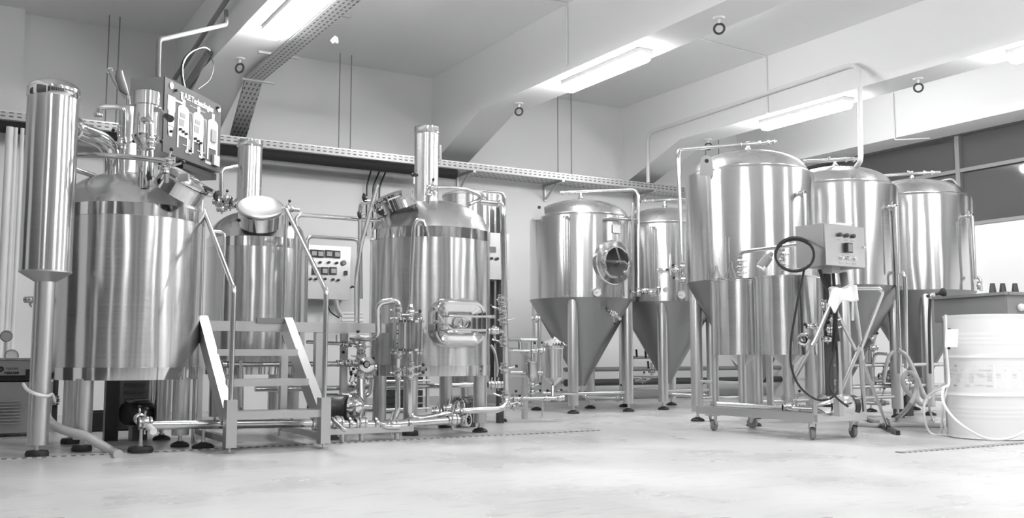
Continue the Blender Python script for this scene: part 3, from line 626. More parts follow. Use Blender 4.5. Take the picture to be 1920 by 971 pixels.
# ================================================================== PIPEWORK BETWEEN THE KETTLES
def pipe(name, label, cat, pts, r, fil=.05, M=None, group=None, n=14):
    t = thing(name, label, cat, pts[0], group); MB().tube(pts, r, fil, n).build('pipe', M or PIPE, t); return t
YM = 6.42
t = pipe('process_pipe', 'long low steel header pipe running across the front below both big kettles', 'pipe', [PY(285, 797, YM), PY(590, 793, YM), PY(640, 794, YM)], .028)
PH0 = t
valve(t, PY(272, 793, YM), V((1, 0, 0)), .03, UP, L=.03); valve(t, PY(262, 785, YM + .1), V((0, 1, 0)), .024, UP, L=.03)
MB().cyl(PY(276, 797, YM), PY(288, 809, YM - .12), .022).build('hose_nozzle', WPL, t)
p = PY(265, 800, YM); MB().cyl((p.x, p.y, .03), (p.x, p.y, p.z), .010).build('support_rod', SATIN, t); foot(t, (p.x, p.y, 0), .075, .0, True)
p = PY(382, 800, YM + .1); MB().cyl((p.x, p.y, .03), (p.x, p.y, p.z), .012).build('support_rod', SATIN, t); foot(t, (p.x, p.y, 0), .07, .0)
valve(t, PY(595, 792, YM), V((1, 0, 0)), .03, UP, L=.02, knob=False)
t = pipe('process_pipe', 'polished header pipe with clamps under the kettle with the side door', 'pipe', [PY(622, 796, YM), PY(690, 796, YM), PY(720, 797, YM), PY(860, 787, YM)], .03)
for x, y, k in ((632, 792, 0), (676, 793, 1), (734, 797, 1), (868 - 20, 787, 1)): valve(t, PY(x, y, YM), V((1, 0, 0)), .031, UP if k else -UP, L=.04, knob=False)
clamps(t, [(PY(x, 795, YM), V((1, 0, 0))) for x in (655, 704, 766)], .034)
MB().tube([PY(628, 790, YM - .05), PY(642, 803, YM - .12), PY(648, 806, YM - .12)], .016, .02).build('drain_spout', PIPE, t)
MB().lathe([(.045, -.03), (.05, -.02), (.05, .03), (.032, .034), (.028, 0)], PY(872, 787, YM), V((.5, -.85, 0)), 26).build('end_ferrule', POL, t)
MB().tube([PY(700, 792, YM + .05), PY(725, 800, YM - .06), PY(748, 800, YM - .06)], .022, .05).build('bypass_pipe', PIPE, t)
MB().box(PY(690, 806, YM), (.66, .08, .04)).build('skid_beam', SATIN, t)
for x in (642, 678, 744): p = PY(x, 812, YM); MB().cyl((p.x, p.y, .0), (p.x, p.y, p.z), .018).build('skid_stub', SATIN, t)
# pipes seen behind the stair
t = pipe('process_pipe', 'shaded pipe with hanging black lever valve behind the stair treads', 'pipe', [PY(415, 683, 7.25), PY(449, 683, 7.25), PY(680, 682, 7.25)], .020)
for x in (640, 655, 668): valve(t, PY(x, 681, 7.25), V((1, 0, 0)), .02, UP if x != 655 else -UP, L=.05)
MB().tube([PY(451, 675, 7.25), PY(451, 765, 7.25), PY(451, 800, 7.1)], .022).build('drop_pipe', PIPE, t); valve(t, PY(420, 683, 7.25), V((1, 0, 0)), .022, -UP)
t = pipe('process_pipe', 'pipe just under the walkway deck ending in a shaded valve', 'pipe', [PY(575, 641, 7.2), PY(652, 645, 7.2)], .014); valve(t, PY(650, 645, 7.2), V((1, 0, 0)), .018, UP, L=.02, knob=False)
MB().cyl(PY(631, 641, 7.2), PY(631, 628, 7.2), .006).build('hanger_rod', SATIN, t)
t = pipe('process_pipe', 'long straight pipe passing behind the legs of the side-door kettle', 'pipe', [PY(478, 729, 7.45), PY(600, 728, 7.45), PY(918, 721, 7.45)], .021)
valve(t, PY(655, 727, 7.45), V((1, 0, 0)), .024, UP); valve(t, PY(528, 727, 7.3), Zu, .02, RT)
for x in (922, 934): valve(t, PY(x, 721, 7.3), V((1, 0, 0)), .022, UP, L=.02, knob=False)
MB().tube([PY(527, 650, 7.35), PY(527, 776, 7.35)], .016).build('drop_pipe', PIPE, t)
MB().tube([PY(640, 740, 7.1), PY(690, 742, 7.1), PY(697, 725, 7.1), PY(697, 700, 7.1)], .018, .05).build('loop_pipe', PIPE, t)
# vertical manifold
d = 7.15
t = pipe('valve_manifold', 'upright valve manifold in the shade beneath the right end of the walkway', 'manifold', [D(677, 636, d), D(677, 700, d), D(679, 780, d - .1)], .022)
for y, a in ((650, RT), (668, -RT), (700, -RT), (722, RT), (742, -RT)): valve(t, D(677, y, d), Zu, .024, a, L=.03, knob=(y in (700,)))
MB().lathe([(.02, -.08), (.02, -.02), (.05, -.012), (.055, .01), (.03, .016), (.024, 0)], D(688, 683, d - .1), (V((-.3, -1, 0))), 26).build('end_ferrule', POL, t)
MB().cyl(D(677, 683, d), D(688, 683, d - .1), .02).build('side_port', PIPE, t)
for x, y in ((690, 705), (697, 690), (664, 722), (668, 640)): valve(t, D(x, y, d), RT, .018, UP, L=.04)
MB().tube([D(660, 634, d), D(676, 634, d - .1), D(696, 635, 7.05), D(710, 628, 7.02), D(708, 568, 7.0), D(744, 562, 7.0), D(748, 580, 7.0)], .0225, .06).build('arch_pipe', PIPE, t)
MB().tube([D(748, 575, 7.0), D(746, 700, 7.0), D(746, 770, 6.95), D(738, 790, 6.95)], .020, .06).build('arch_pipe', PIPE, t)
for y in (582, 598, 662, 700): valve(t, D(747, y, 7.0), Zu, .021, -RT, L=.02, knob=False)
for y in (640, 622): MB().sphere(D(747, y, 7.0), .026).build('sight_bulb', POL, t)
t = pipe('process_pipe', 'upright pipe below the caged sight glass that turns right along the floor', 'pipe', [D(769, 655, 7.05), D(768, 740, 7.0), D(768, 780, 7.0), D(786, 786, 7.0), D(870, 770, 7.35), D(940, 768, 7.5), D(950, 752, 7.6), D(946, 560, 7.6), D(943, 400, 7.6), D(941, 383, 7.62), D(905, 379, 7.7)], .024, .09)
for y in (688, 702): valve(t, D(769, y, 7.02), Zu, .024, RT, L=.05)
for x, y, a in ((941, 462 + 100, 1), (943, 578, 0), (944, 600, 1), (945, 640, 0), (946, 690, 1), (948, 742, 0), (949, 757, 1)): valve(t, D(x, y, 7.6), Zu, .024, RT if a else -RT, L=.05, knob=(y == 578 or y == 690))
for x, y in ((820, 772), (842, 766), (858, 772)): valve(t, D(x, y, 7.25), RT, .025, UP, L=.03, knob=False)
MB().tube([D(933, 620, 7.45), D(945, 622, 7.6)], .018).build('side_pipe', PIPE, t); clamps(t, [(D(925, 618, 7.42), RT), (D(930, 619, 7.42), RT), (D(936, 382, 7.62), RT)], .022)
valve(t, D(926, 620, 7.4), RT, .02, -UP, L=.05)
# caged sight glass
gc = D(763, 630, 7.0); t = thing('flow_sight_glass', 'glass cylinder caged by steel rods left of the rectangular door', 'sight glass', gc)
zt_, zb_ = D(763, 603, 7.0).z, D(763, 656, 7.0).z
for z in (zt_, zb_): MB().lathe([(0, -.008), (.12, -.008), (.12, .008), (0, .008)], (gc.x, gc.y, z), n=32).build('end_plate', POL, t)
MB().lathe([(.085, zb_), (.085, zt_)], (gc.x, gc.y, 0), n=32).build('glass_cylinder', GLASS, t)
MB().cyl((gc.x - .03, gc.y, zb_), (gc.x - .03, gc.y, zt_), .03).build('inner_tube', PIPE, t)
for k in range(6):
    a = k * PI / 3 + .3; x, y = gc.x + .105 * math.cos(a), gc.y + .105 * math.sin(a); mb = MB(); mb.cyl((x, y, zb_ - .03), (x, y, zt_ + .03), .006, n=8)
    for z in (zb_ - .02, zt_ + .02): mb.sphere((x, y, z), .013, 8)
    mb.build('cage_rod', PIPE, t)
MB().tube([D(770, 603, 7.0), D(770, 572, 7.05)], .018).build('top_port', PIPE, t); valve(t, D(770, 586, 7.02), Zu, .02, RT, L=.03)
MB().tube([D(747, 590, 7.0), D(770, 590, 7.0)], .010).build('cross_pipe', PIPE, t)
# pumps
def pump(label, c, ax, R, L, hd=True, dark=True, fl=True):
    c = V(c); ax = V(ax).normalized(); t = thing('process_pump', label, 'pump', c)
    MB().lathe([(0, 0), (R * .8, 0), (R * .95, L * .05), (R * .95, L * .25), (R, L * .28), (R, L * .8), (R * .7, L)], c, ax, 32, (False, True)).build('motor', DKG if dark else POL, t)
    mb = MB()
    for k in range(14): a = k * 2 * PI / 14; u, w_ = frame(ax); q = c + (u * math.cos(a) + w_ * math.sin(a)) * R; mb.bar(q + ax * L * .3, q + ax * L * .78, .006, .02, u * math.cos(a) + w_ * math.sin(a))
    if dark: mb.build('cooling_fins', DKG, t)
    if hd:
        MB().lathe([(R * .6, -.02), (R * 1.08, -.03), (R * 1.08, -.05), (R * .8, -.055), (R * .85, -.09), (R * .5, -.12), (R * .25, -.13), (R * .25, -.19)], c, ax, 36, (True, True)).build('pump_head', POL, t)
    MB().box(V((c.x, c.y, max(.03, (c.z - R) / 2))) + V((ax.x, ax.y, 0)) * L * .5, (.10, .16, max(.05, c.z - R + .02))).build('base_block', DKG, t)
    return t
pump('large dark motor pump with a shiny round head right of the stair foot', D(652, 765, 6.95), V((-.75, .65, 0)), .10, .28)
pump('dark pump motor half hidden on the floor behind the side-door kettle legs', D(862, 760, 8.1), V((.8, .5, 0)), .065, .2)
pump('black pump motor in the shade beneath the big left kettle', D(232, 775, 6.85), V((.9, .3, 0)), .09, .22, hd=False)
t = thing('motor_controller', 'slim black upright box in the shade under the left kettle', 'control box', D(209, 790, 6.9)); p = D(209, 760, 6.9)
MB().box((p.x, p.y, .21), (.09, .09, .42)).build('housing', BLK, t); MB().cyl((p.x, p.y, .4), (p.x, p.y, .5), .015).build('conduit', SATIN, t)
t = thing('storage_bin', 'low black plastic tray on the floor beneath the left kettle', 'tray', PZ(225, 800, 0)); p = PZ(222, 806, 0) - V((0, .15, 0))
mb = MB(); mb.box((p.x, p.y + .2, .02), (.42, .3, .02)); 
for a, b, s_ in ((0, -.15, (.44, .02, .14)), (0, .15, (.44, .02, .14)), (-.21, 0, (.02, .3, .14)), (.21, 0, (.02, .3, .14))): mb.box((p.x + a, p.y + .2 + b, .08), s_)
mb.build('bin_body', BLK, t)
for i, (x, y) in enumerate(((300, 740), (282, 740))):
    t = pipe('process_pipe', ['upright thin pipe under the left kettle nearest its right leg', 'upright thin pipe under the left kettle, middle of the shaded gap'][i], 'pipe', [PZ(x, 815, 0) + V((0, 0, .02)), V((PZ(x, 815, 0).x, PZ(x, 815, 0).y, .47))], .022); p = PZ(x, 815, 0)
    valve(t, (p.x, p.y, .2), Zu, .024, -RT)
# ---- black heat exchanger rack and its control box
p = D(932, 765, 8.5); he = thing('heat_exchanger', 'black slatted heat exchanger rack with bright rails behind the kettle', 'heat exchanger', (p.x, p.y, 0))
hx, hy = p.x, PZ(932, 768, 0).y
hz = .66
mb = MB()
for k in range(9): mb.box((hx, hy + .15, .06 + k * .07), (.42, .30, .058))
mb.build('plate_pack', BLK, he)
mb = MB()
for z in (.04, .33, .64): mb.cyl((hx - .25, hy - .03, z), (hx + .28, hy - .03, z), .012)
for a in (-.24, .26): mb.box((hx + a, hy - .01, .34), (.03, .03, .68))
mb.build('frame_rails', SATIN, he)
MB().tube([D(921, 648, 8.3), D(928, 660, 8.2), D(933, 690, 8.2), D(931, 706, 8.2)], .012, .05).build('drain_hose', HOSE, he)
cb = D(932, 480, 8.6); t = thing('control_box', 'narrow steel control box on the tall tank behind the side-door kettle', 'control box', cb)
zt_, zb_ = D(932, 436, 8.6).z, D(932, 524, 8.6).z; MB().box((cb.x, cb.y + .09, (zt_ + zb_) / 2), (.26, .16, zt_ - zb_)).build('cabinet', SATIN, t)
MB().box((cb.x - .04, cb.y + .005, zt_ - .15), (.06, .01, .05)).build('display', GREYP, t)
for x, z in ((-.06, -.23), (0, -.23), (.06, -.14)): MB().lathe([(.013, 0), (.013, .025), (.001, .027)], (cb.x + x, cb.y + .01, zt_ + z), (0, -1, 0), 14).build('selector_knob', BLK, t)
MB().bar((cb.x + .1, cb.y + .12, 0), (cb.x + .1, cb.y + .12, zt_ + .25), .05, .05, (1, 0, 0)).build('stand_post', DKG, t)
# ---- filter skid
d = 8.85
fs = thing('filter_skid', 'pipe rack with a slim and a wide filter housing beside the black rack', 'filter unit', PZ(984, 787, 0))
b = PZ(984, 787, 0); MB().box((b.x, b.y, .36), (.045, .045, .70)).build('square_post', SATIN, fs)
b2 = PZ(1017, 784, 0); MB().cyl((b2.x, b2.y, 0), (b2.x, b2.y, .40), .010).build('support_rod', SATIN, fs)
MB().lathe([(.04, 0), (.03, .008), (.01, .01)], (b2.x, b2.y, 0), n=16).build('floor_plate', SATIN, fs)
b3 = PZ(955, 790, 0); MB().bar(D(955, 650, d), D(955, 768, d), .02, .02).build('rack_bar', SATIN, fs)
for y in (653, 700, 706, 765): MB().bar(D(954, y, d), D(986, y - 1, d), .016, .016).build('rack_bar', SATIN, fs)
def tb(pts, r=.018, fil=.05): MB().tube([D(*q) for q in pts], r, fil).build('pipe', PIPE, fs)
tb([(945, 640, 8.2), (950, 636, 8.6), (975, 636, d), (975, 655, d)]); tb([(962, 636, d), (1008, 637, d)], .017); tb([(951, 657, d), (1022, 658, d)], .016); tb([(998, 640, d), (998, 676, d)], .015)
tb([(958, 747, d), (1056, 746, d)], .020); tb([(998, 712, d), (998, 747, d)], .018); tb([(1036, 746, 8.9), (1036, 722, 8.95), (1042, 718, 8.95)], .016); tb([(957, 698, d), (980, 698, d)], .016); tb([(1006, 698, d), (1018, 698, d)], .012)
for x, y, a in ((1000, 658, 0), (1014, 657, 0), (998, 722, 1), (998, 735, 1), (965, 748, 0), (972, 757, 0), (1024, 747, 0), (1050, 746, 0), (963, 762, 0)): valve(fs, D(x, y, d), Zu if a else RT, .018, UP if not a else RT, L=.04)
q = D(997, 695, d); z0, z1 = D(997, 710, d).z, D(997, 678, d).z
MB().lathe([(.02, z0 - .02), (.035, z0), (.052, z0 + .025), (.054, z1 - .02), (.06, z1 - .015), (.06, z1), (0, z1 + .01)], (q.x, q.y, 0), n=32).build('slim_filter', BRV, fs)
q = D(1038, 680, 8.95); z0, z1 = D(1038, 714, 8.95).z, D(1038, 648, 8.95).z
MB().lathe([(.02, z0 - .03), (.05, z0 - .01), (.085, z0 + .03), (.088, z1 - .03), (.096, z1 - .02), (.096, z1), (0, z1 + .005)], (q.x, q.y, 0), n=40).build('wide_filter', BRV, fs)
random.seed(3); mb = MB(); g = 12
for i in range(g + 1):
    for j in range(g + 1):
        a, b_ = (i / g - .5) * 2, (j / g - .5) * 2; rr = math.hypot(a, b_); mb.v.append(V((q.x + a * .09, q.y + b_ * .09, z1 + .018 + max(0, (1 - rr)) * .05 + random.uniform(-.012, .022) - max(0, rr - 1) * .06)))
for i in range(g):
    for j in range(g): k = i * (g + 1) + j; mb.f.append((k, k + g + 1, k + g + 2, k + 1))
pb = mb.build('plastic_wrap', HOSE, None); tag(pb, 'crumpled clear plastic wrap on top of the wide filter housing', 'plastic bag')
MB().tube([D(975, 662, d), D(986, 664, d), D(996, 674, d)], .006, .05).build('thin_hose', HOSE, fs); MB().tube([D(996, 715, d - .1), D(990, 738, d - .1), D(972, 750, d - .1)], .007, .06).build('thin_hose', HOSE, fs)
t = pipe('process_pipe', 'upright pipe standing before the left leg of the hatch fermenter', 'pipe', [V((D(1011, 760, 9.3).x, D(1011, 760, 9.3).y, .36)), D(1011, 600, 9.3)], .022)
valve(t, D(1005, 597, 9.3), RT, .018, UP, L=.02, knob=False); MB().tube([D(1011, 736, 9.3), D(1040, 738, 9.4), D(1080, 738, 9.8)], .013).build('branch_pipe', PIPE, t)

# ================================================================== WALL SIDE
# tray along the back wall
t = thing('cable_tray', 'slotted metal cable tray running along the whole back wall', 'cable tray', (4.5, 10.5, 2.85))
mb = MB(); i = len(mb.v); x0, x1, ya, yb, z = -.9, 10.8, 10.36, 10.74, 2.845
def quad(mb, a, b, c, d_): i = len(mb.v); mb.v += [V(a), V(b), V(c), V(d_)]; mb.f.append((i, i + 1, i + 2, i + 3))
mb.box(((x0 + x1) / 2 - .0, (ya + yb) / 2, z), (x1 - x0, yb - ya, .004)); mb.build('slotted_base', TRAY, t, uv=lambda c: (c.x * 1.0, (c.y - ya) / (yb - ya)))
MB().box(((x0 + x1) / 2, ya, z + .037), (x1 - x0, .006, .074)).build('slotted_side', TRAY, t, uv=lambda c: (c.x * 1.0, (c.z - z) / .15)); MB().box(((x0 + x1) / 2, ya + .006, z + .078), (x1 - x0, .026, .014)).build('top_flange', SATIN, t)
for x in (-.4, 5.6, 6.9, 8.4, 9.6): 
    mb = MB(); mb.bar((x, ya - .02, z - .015), (x, YB, z - .015), .04, .03, (1, 0, 0)); mb.bar((x, YB - .02, z - .03), (x, YB - .02, z - .22), .03, .02, (1, 0, 0)); mb.bar((x, ya + .12, z - .02), (x, YB - .02, z - .2), .02, .02, (1, 0, 0)); mb.build('wall_bracket', GALV, t)
o = tag(MB().cyl((-.4, ya, z - .075), (5.35, ya, z - .075), .06, n=20).build('insulated_pipe', INSUL), 'thick dark insulated pipe hanging right below the wall cable tray', 'pipe')
for x in (3.88, 4.02): pass
rods = [(1.40, 1), (1.50, 1), (3.88, 1), (4.02, 1), (6.87, 0), (7.08, 0), (9.40, 0), (9.65, 0)]
rl = ['threaded hanger rod at far left, nearer the column', 'threaded hanger rod at far left, nearer the dark panel', 'thin hanger rod above the walkway, left of its pair', 'thin hanger rod above the walkway, right of its pair',
      'thin hanger rod below the middle lamp, left of its pair', 'thin hanger rod below the middle lamp, right of its pair', 'thin hanger rod by the right haunch, left of its pair', 'thin hanger rod by the right haunch, right of its pair']
for (x, _), lb in zip(rods, rl): tag(MB().cyl((x, 10.42, z - .02), (x, 10.42, ZC), .006, n=8).build('hanger_rod', GREYP), lb, 'rod', 'rods hanging from the ceiling')
# tray on the left beam, down the haunch to the wall tray
t = thing('beam_cable_tray', 'slotted cable tray on the left beam that bends down to the wall', 'cable tray', (2.56, 9.4, 3.36))
def slab(pts, w_, M, nm, z0_=0):
    mb = MB(); L = 0; uvs = {}
    for a, b in zip(pts, pts[1:]): mb.bar(a, b, w_, .006, (1, 0, 0))
    ks = lambda c: (math.hypot(c.y, c.z) * 1.0, (c.x - pts[0][0] + w_ / 2) / w_)
    mb.build(nm, M, t, uv=ks)
bp_ = [(2.62, 5.0, ZB - .06), (2.62, 9.42, ZB - .06), (2.78, 10.62, 2.93)]
slab(bp_, .17, TRAY, 'slotted_base')
for s in (-.085, .085): MB().tube([(x + s, y, z_ + .02) for x, y, z_ in bp_], .007, None, 6).build('side_rail', GALV, t)
MB().bar((2.50, 9.42, ZB - .07), (2.82, 9.42, ZB - .07), .03, .02).build('cross_strut', GALV, t); 
for y in (7.3, 5.9, 8.6): MB().bar((2.42, y, ZB - .035), (2.80, y, ZB - .035), .03, .02).build('cross_strut', GALV, t)
MB().lathe([(.03, -.03), (.035, 0), (.01, .03)], (2.84, 7.75, ZB - .10), (.8, 0, -.6), 16, (True, True)).build('small_spotlight', WPL, t)
# hook rings
for (x, y), lb in zip(((2.36, 8.99), (5.46, 9.06), (5.46, 5.86), (8.42, 6.18), (8.5, 9.37)),
    ('dark hook ring under the left beam by the slotted tray', 'dark hook ring under the middle beam at its haunch', 'dark hook ring under the middle beam, nearest the viewer', 'dark hook ring under the right beam, near the window', 'dark hook ring above the lid pipe of the biggest fermenter')):
    t = thing('hook_ring', lb, 'hook', (x, y, ZB), 'lifting rings under the beams')
    MB().torus((x, y, ZB - .095), (.75, .65, 0), .042, .010, 24, 8).build('ring', DKG, t); MB().lathe([(.05, 0), (.045, -.012), (.014, -.016), (.012, -.05)], (x, y, ZB), n=16, caps=(True, True)).build('eye_plate', WPL, t)
# conduits
pipe('painted_conduit', 'painted conduit running up beam face with rounded bends, right side', 'pipe', [V((8.17, 10.2, 2.9)), V((8.17, 10.2, PX(1197, 255, 8.17).z)), PX(1600, 120, 8.13), PX(1612, 135, 8.05), D(1614, 302, 9.0), D(1606, 312, 9.2)], .024, .15, WHT)
pipe('thin_conduit', 'thin white conduit down the middle beam beside its lamp', 'pipe', [V((3.9, 7.75, ZC - .012)), V((5.22, 7.75, ZC - .012)), V((5.22, 7.75, ZB + .05))], .009, .03, WHT)
pipe('thin_conduit', 'thin white conduit crossing the ceiling to the right beam', 'pipe', [PZ(1310, 72, ZC - .012), V((8.17, PZ(1450, 108, ZC).y, ZC - .012)), V((8.17, PZ(1450, 108, ZC).y, ZB))], .009, .03, WHT)
pipe('thin_conduit', 'thin white conduit on the window beam ending in a short stub', 'pipe', [PX(1674, 175, 10.34), PX(1678, 262, 10.34), PX(1678, 262, 10.34) + V((.3, -.28, .0))], .009, .02, WHT)
pipe('service_pipe', 'grey pipe along the left beam face above the dark panel', 'pipe', [PX(445, -30, 2.06), PX(328, 147, 2.06)], .022, None, WOOD)
g0 = PX(424, 20, 2.02); pipe('service_pipe', 'grey pipe arm dropping to the top of the dark panel', 'pipe', [g0, PX(424, 46, 2.0), D(298, 75, 6.95), D(296, 144, 6.95)], .018, .03, WOOD)
pipe('service_pipe', 'thicker grey pipe behind the dark panel under the left beam', 'pipe', [PX(392, 98, 2.10), PX(345, 170, 2.10)], .034, None, WOOD)
pipe('service_pipe', 'rubber cables dropping from the wall tray behind the walkway', 'cable', [V((4.42, 10.7, 2.87)), V((4.36, 10.74, 2.6)), V((4.36, 10.74, 2.0))], .010, .05, BLK)
for i, x in enumerate((4.44, 4.52)): pipe('service_pipe', ['second rubber cable dropping from the wall tray', 'third rubber cable dropping from the wall tray, nearest the vent stack'][i], 'cable', [V((x + .1, 10.7, 2.87)), V((x, 10.74, 2.6)), V((x, 10.74, 2.0))], .010, .05, BLK)
# left wall pipes
for i, (x, r) in enumerate(((-.0, .035), (.14, .016), (.27, .018))):
    xx = PY(8 + 12 * i, 450, 10.3).x
    pipe('riser_pipe', ['widest white riser pipe at the left edge', 'middle white riser pipe at the left edge', 'white riser pipe nearest the tall column'][i], 'pipe', [V((xx, 10.3, .0)), V((xx, 10.3, 2.76))], r, None, WHT)
# wall control panel
a, b = PY(575, 458, 10.55), PY(655, 562, 10.55); cx_, cz_ = (a.x + b.x) / 2, (a.z + b.z) / 2; W_, H_ = b.x - a.x, a.z - b.z
t = thing('wall_control_panel', 'steel control cabinet with gauges on the wall behind the walkway', 'control panel', (cx_, 10.55, cz_))
MB().box((cx_ - .05, 10.68, cz_), (W_ + .12, .25, H_)).build('cabinet', SATIN, t)
def wp(x, y): q = PY(x, y, 10.55); return V((q.x, 10.55, q.z))
for x, y in ((588, 475), (600, 476), (616, 476), (631, 477), (592, 508), (608, 508), (624, 508)):
    q = wp(x, y); MB().box(q - V((0, .006, 0)), (.085, .014, .085)).build('meter', BLK, t); MB().box(q - V((-.005, .015, 0)), (.058, .004, .05)).build('meter_dial', LGREY, t)
for x, y in ((584, 492), (600, 492), (616, 492), (631, 493), (582, 523), (592, 523), (609, 523), (624, 524), (634, 525)): MB().lathe([(.016, 0), (.014, .03), (.001, .032)], wp(x, y), (0, -1, 0), 12).build('selector_knob', BLK, t)
MB().lathe([(.03, 0), (.03, .02), (.02, .03), (.001, .03)], wp(644, 493), (0, -1, 0), 16).build('alarm_button', GREYP, t); MB().box(wp(648, 512) - V((0, .01, 0)), (.03, .03, .05)).build('door_lock', BLK, t)
mb = MB(); 
for k in range(3): mb.cyl(wp(640, 587 + k * 7), wp(680, 587 + k * 7), .018)
mb.build('wall_trunking', WHT, t); MB().tube([wp(630, 562), wp(632, 580), wp(640, 592)], .03, .05).build('cable_duct', SATIN, t); MB().tube([wp(612, 560), wp(618, 585), wp(636, 596)], .008, .06).build('cable', BLK, t)
MB().tube([wp(657, 540), wp(660, 537), wp(668, 540)], .012).build('rotary_isolator', BLK, t)
# heater / boiler
t = thing('burner_unit', 'grey boiler casing with printed fascia at the left edge', 'boiler', (.3, 8.5, 0))
yb_ = 8.1; zt_ = PY(2, 678, yb_).z
MB().box((.30, yb_ + .35, zt_ / 2 - .06), (1.0, .7, zt_ - .18)).build('casing', CREAM, t); MB().box((.30, yb_ + .36, zt_ - .115), (.98, .66, .05)).build('gap', BLK, t)
MB().box((.30, yb_ + .35, zt_ - .045), (1.0, .72, .11)).build('fascia', CREAM, t); MB().box((.30, yb_ + .35, zt_ + .02), (1.02, .74, .012)).build('top', CREAM, t)
def hp_(x, y): q = PY(x, y, yb_ - .013); return q
k_ = hp_(11, 693); text('MAXI60', hp_(11, 693), (1, 0, 0), Zu, .024, INK, t); text('BERDIMI', hp_(8, 701.5), (1, 0, 0), Zu, .026, INK, t, bold=.0012); text('B', hp_(-6, 703), (1, 0, 0), Zu, .085, INK, t, bold=.004)
MB().box(hp_(52, 700), (.03, .004, .06)).build('switch', BLK, t)
for k in range(8): MB().box(PY(8, 752 + k * 6, yb_ - .01) + V((0, -.002, 0)), (.20, .012, .008)).build('vent_slat', LGREY, t)
for i, (x, y, r) in enumerate(((12, 630, .045), (22, 667, .05))):
    q = PY(x, y, 8.6); t = thing('pressure_gauge', ['round gauge on the riser, the higher of two', 'round gauge just above the boiler, the lower of two'][i], 'gauge', q, 'gauges above the boiler')
    MB().lathe([(0, -.03), (r, -.03), (r, .0), (r * .88, .006)], q, (0, -1, 0), 28).build('case', GREYP, t); MB().lathe([(0, 0), (r * .88, 0)], q + V((0, -.002, 0)), (0, -1, 0), 24).build('dial', WPL if i else LGREY, t)
    MB().cyl(q - V((0, -.01, r)), V((q.x, q.y + .01, zt_ + .02)), .010).build('stem', SATIN, t)
# pipes and valves low on the back wall
for i, (y0, y1, x0_, x1_, r) in enumerate(((694, 689, 1060, 1330, .03), (719, 712, 1060, 1330, .045), (672, 668, 1190, 1240, .02))):
    a, b = PY(x0_, y0, 10.5), PY(x1_, y1, 10.5); z_ = (a.z + b.z) / 2
    pipe('service_pipe', ['grey pipe low on the back wall behind the fermenter cones', 'thick dark pipe lowest on the back wall behind the fermenters', 'short pipe with black levers behind the hatch fermenter'][i], 'pipe', [V((a.x, 10.5, z_)), V((b.x + (1.6 if i < 2 else 0), 10.5, z_))], r, None, DKG if i == 1 else WOOD); MB().box((a.x + .15, 10.66, z_), (.04, .32, .04)).build('bracket', GALV, bpy.data.objects[[o.name for o in COL.objects if o.name.startswith('service_pipe')][-1]])
t = pipe('tap_cluster', 'small wall pipework with black levers seen between two fermenters', 'pipe', [D(1190, 714, 11.6), D(1216, 712, 11.6), D(1224, 700, 11.6), D(1222, 680, 11.6)], .02, .05, SATIN)
for x, y in ((1205, 713), (1222, 695)): valve(t, D(x, y, 11.6), RT, .02, UP, L=.06)
for x, y in ((1210, 664), (1215, 684), (1193, 662)): MB().bar(D(x, y - 7, 11.5), D(x + 1, y + 7, 11.5), .02, .015).build('lever', BLK, t)
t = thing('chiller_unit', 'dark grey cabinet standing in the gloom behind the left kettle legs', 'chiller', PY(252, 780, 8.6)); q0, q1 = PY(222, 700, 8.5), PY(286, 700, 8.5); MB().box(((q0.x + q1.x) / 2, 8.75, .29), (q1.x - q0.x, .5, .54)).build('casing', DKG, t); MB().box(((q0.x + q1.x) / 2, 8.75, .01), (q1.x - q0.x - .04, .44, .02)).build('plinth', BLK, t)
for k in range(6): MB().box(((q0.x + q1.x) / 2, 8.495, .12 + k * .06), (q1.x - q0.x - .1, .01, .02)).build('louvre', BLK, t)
# floor drains
DR = mat('drain_slots', .5, .5, .3)
def drain_nodes(M):
    b = M.node_tree.nodes['Principled BSDF']; tc = nd(M, 'ShaderNodeTexCoord'); w_ = nd(M, 'ShaderNodeTexWave'); w_.inputs['Scale'].default_value = 6; lk(M, tc.outputs['Object'], w_.inputs[0]); rampto(M, w_.outputs['Fac'], b.inputs['Base Color'], .45, .55, .55, .2)
drain_nodes(DR)
tag(MB().box((2.4, 6.42 - .02, .003), (4.4, .035, .006)).build('floor_drain', DR), 'narrow slotted drain channel in the floor before the kettles', 'floor drain')
tag(MB().box((6.1, 4.02, .003), (1.9, .06, .006)).build('floor_drain', DR), 'slotted drain channel in the floor before the white drum', 'floor drain')
# hoses at left
HOSE_L = [D(86, 748, 6.15), D(86, 775, 6.1), D(98, 795, 6.05), D(125, 808, 6.0), D(160, 817, 5.98), D(190, 834, 6.0), D(212, 847, 6.0), PZ(222, 852, .02)]
q = [D(44, 720, 5.75), D(50, 731, 5.66), D(70, 740, 5.62), D(90, 743, 5.7), D(98, 738, 5.85), D(102, 752, 5.9)]
tag(MB().tube(q, .010, .06, 10).build('thin_hose', WPL), 'thin white hose looped around the leg of the tall column', 'hose')
hose('thick milky hose on the floor beside the column leg', HOSE_L, .028, HOSE, 'drain_hose')
t = pipe('gas_riser', 'black hose assembly rising behind the column leg beside the boiler', 'pipe', [V((PZ(101, 800, 0).x, PZ(101, 800, 0).y, .02)), V((PZ(101, 800, 0).x, PZ(101, 800, 0).y, .52))], .022, None, DKG); p = PZ(101, 800, 0)
valve(t, (p.x, p.y, .22), Zu, .026, -RT, L=.04); valve(t, D(57, 562, 6.6), RT, .016, -UP, L=.02, knob=False)

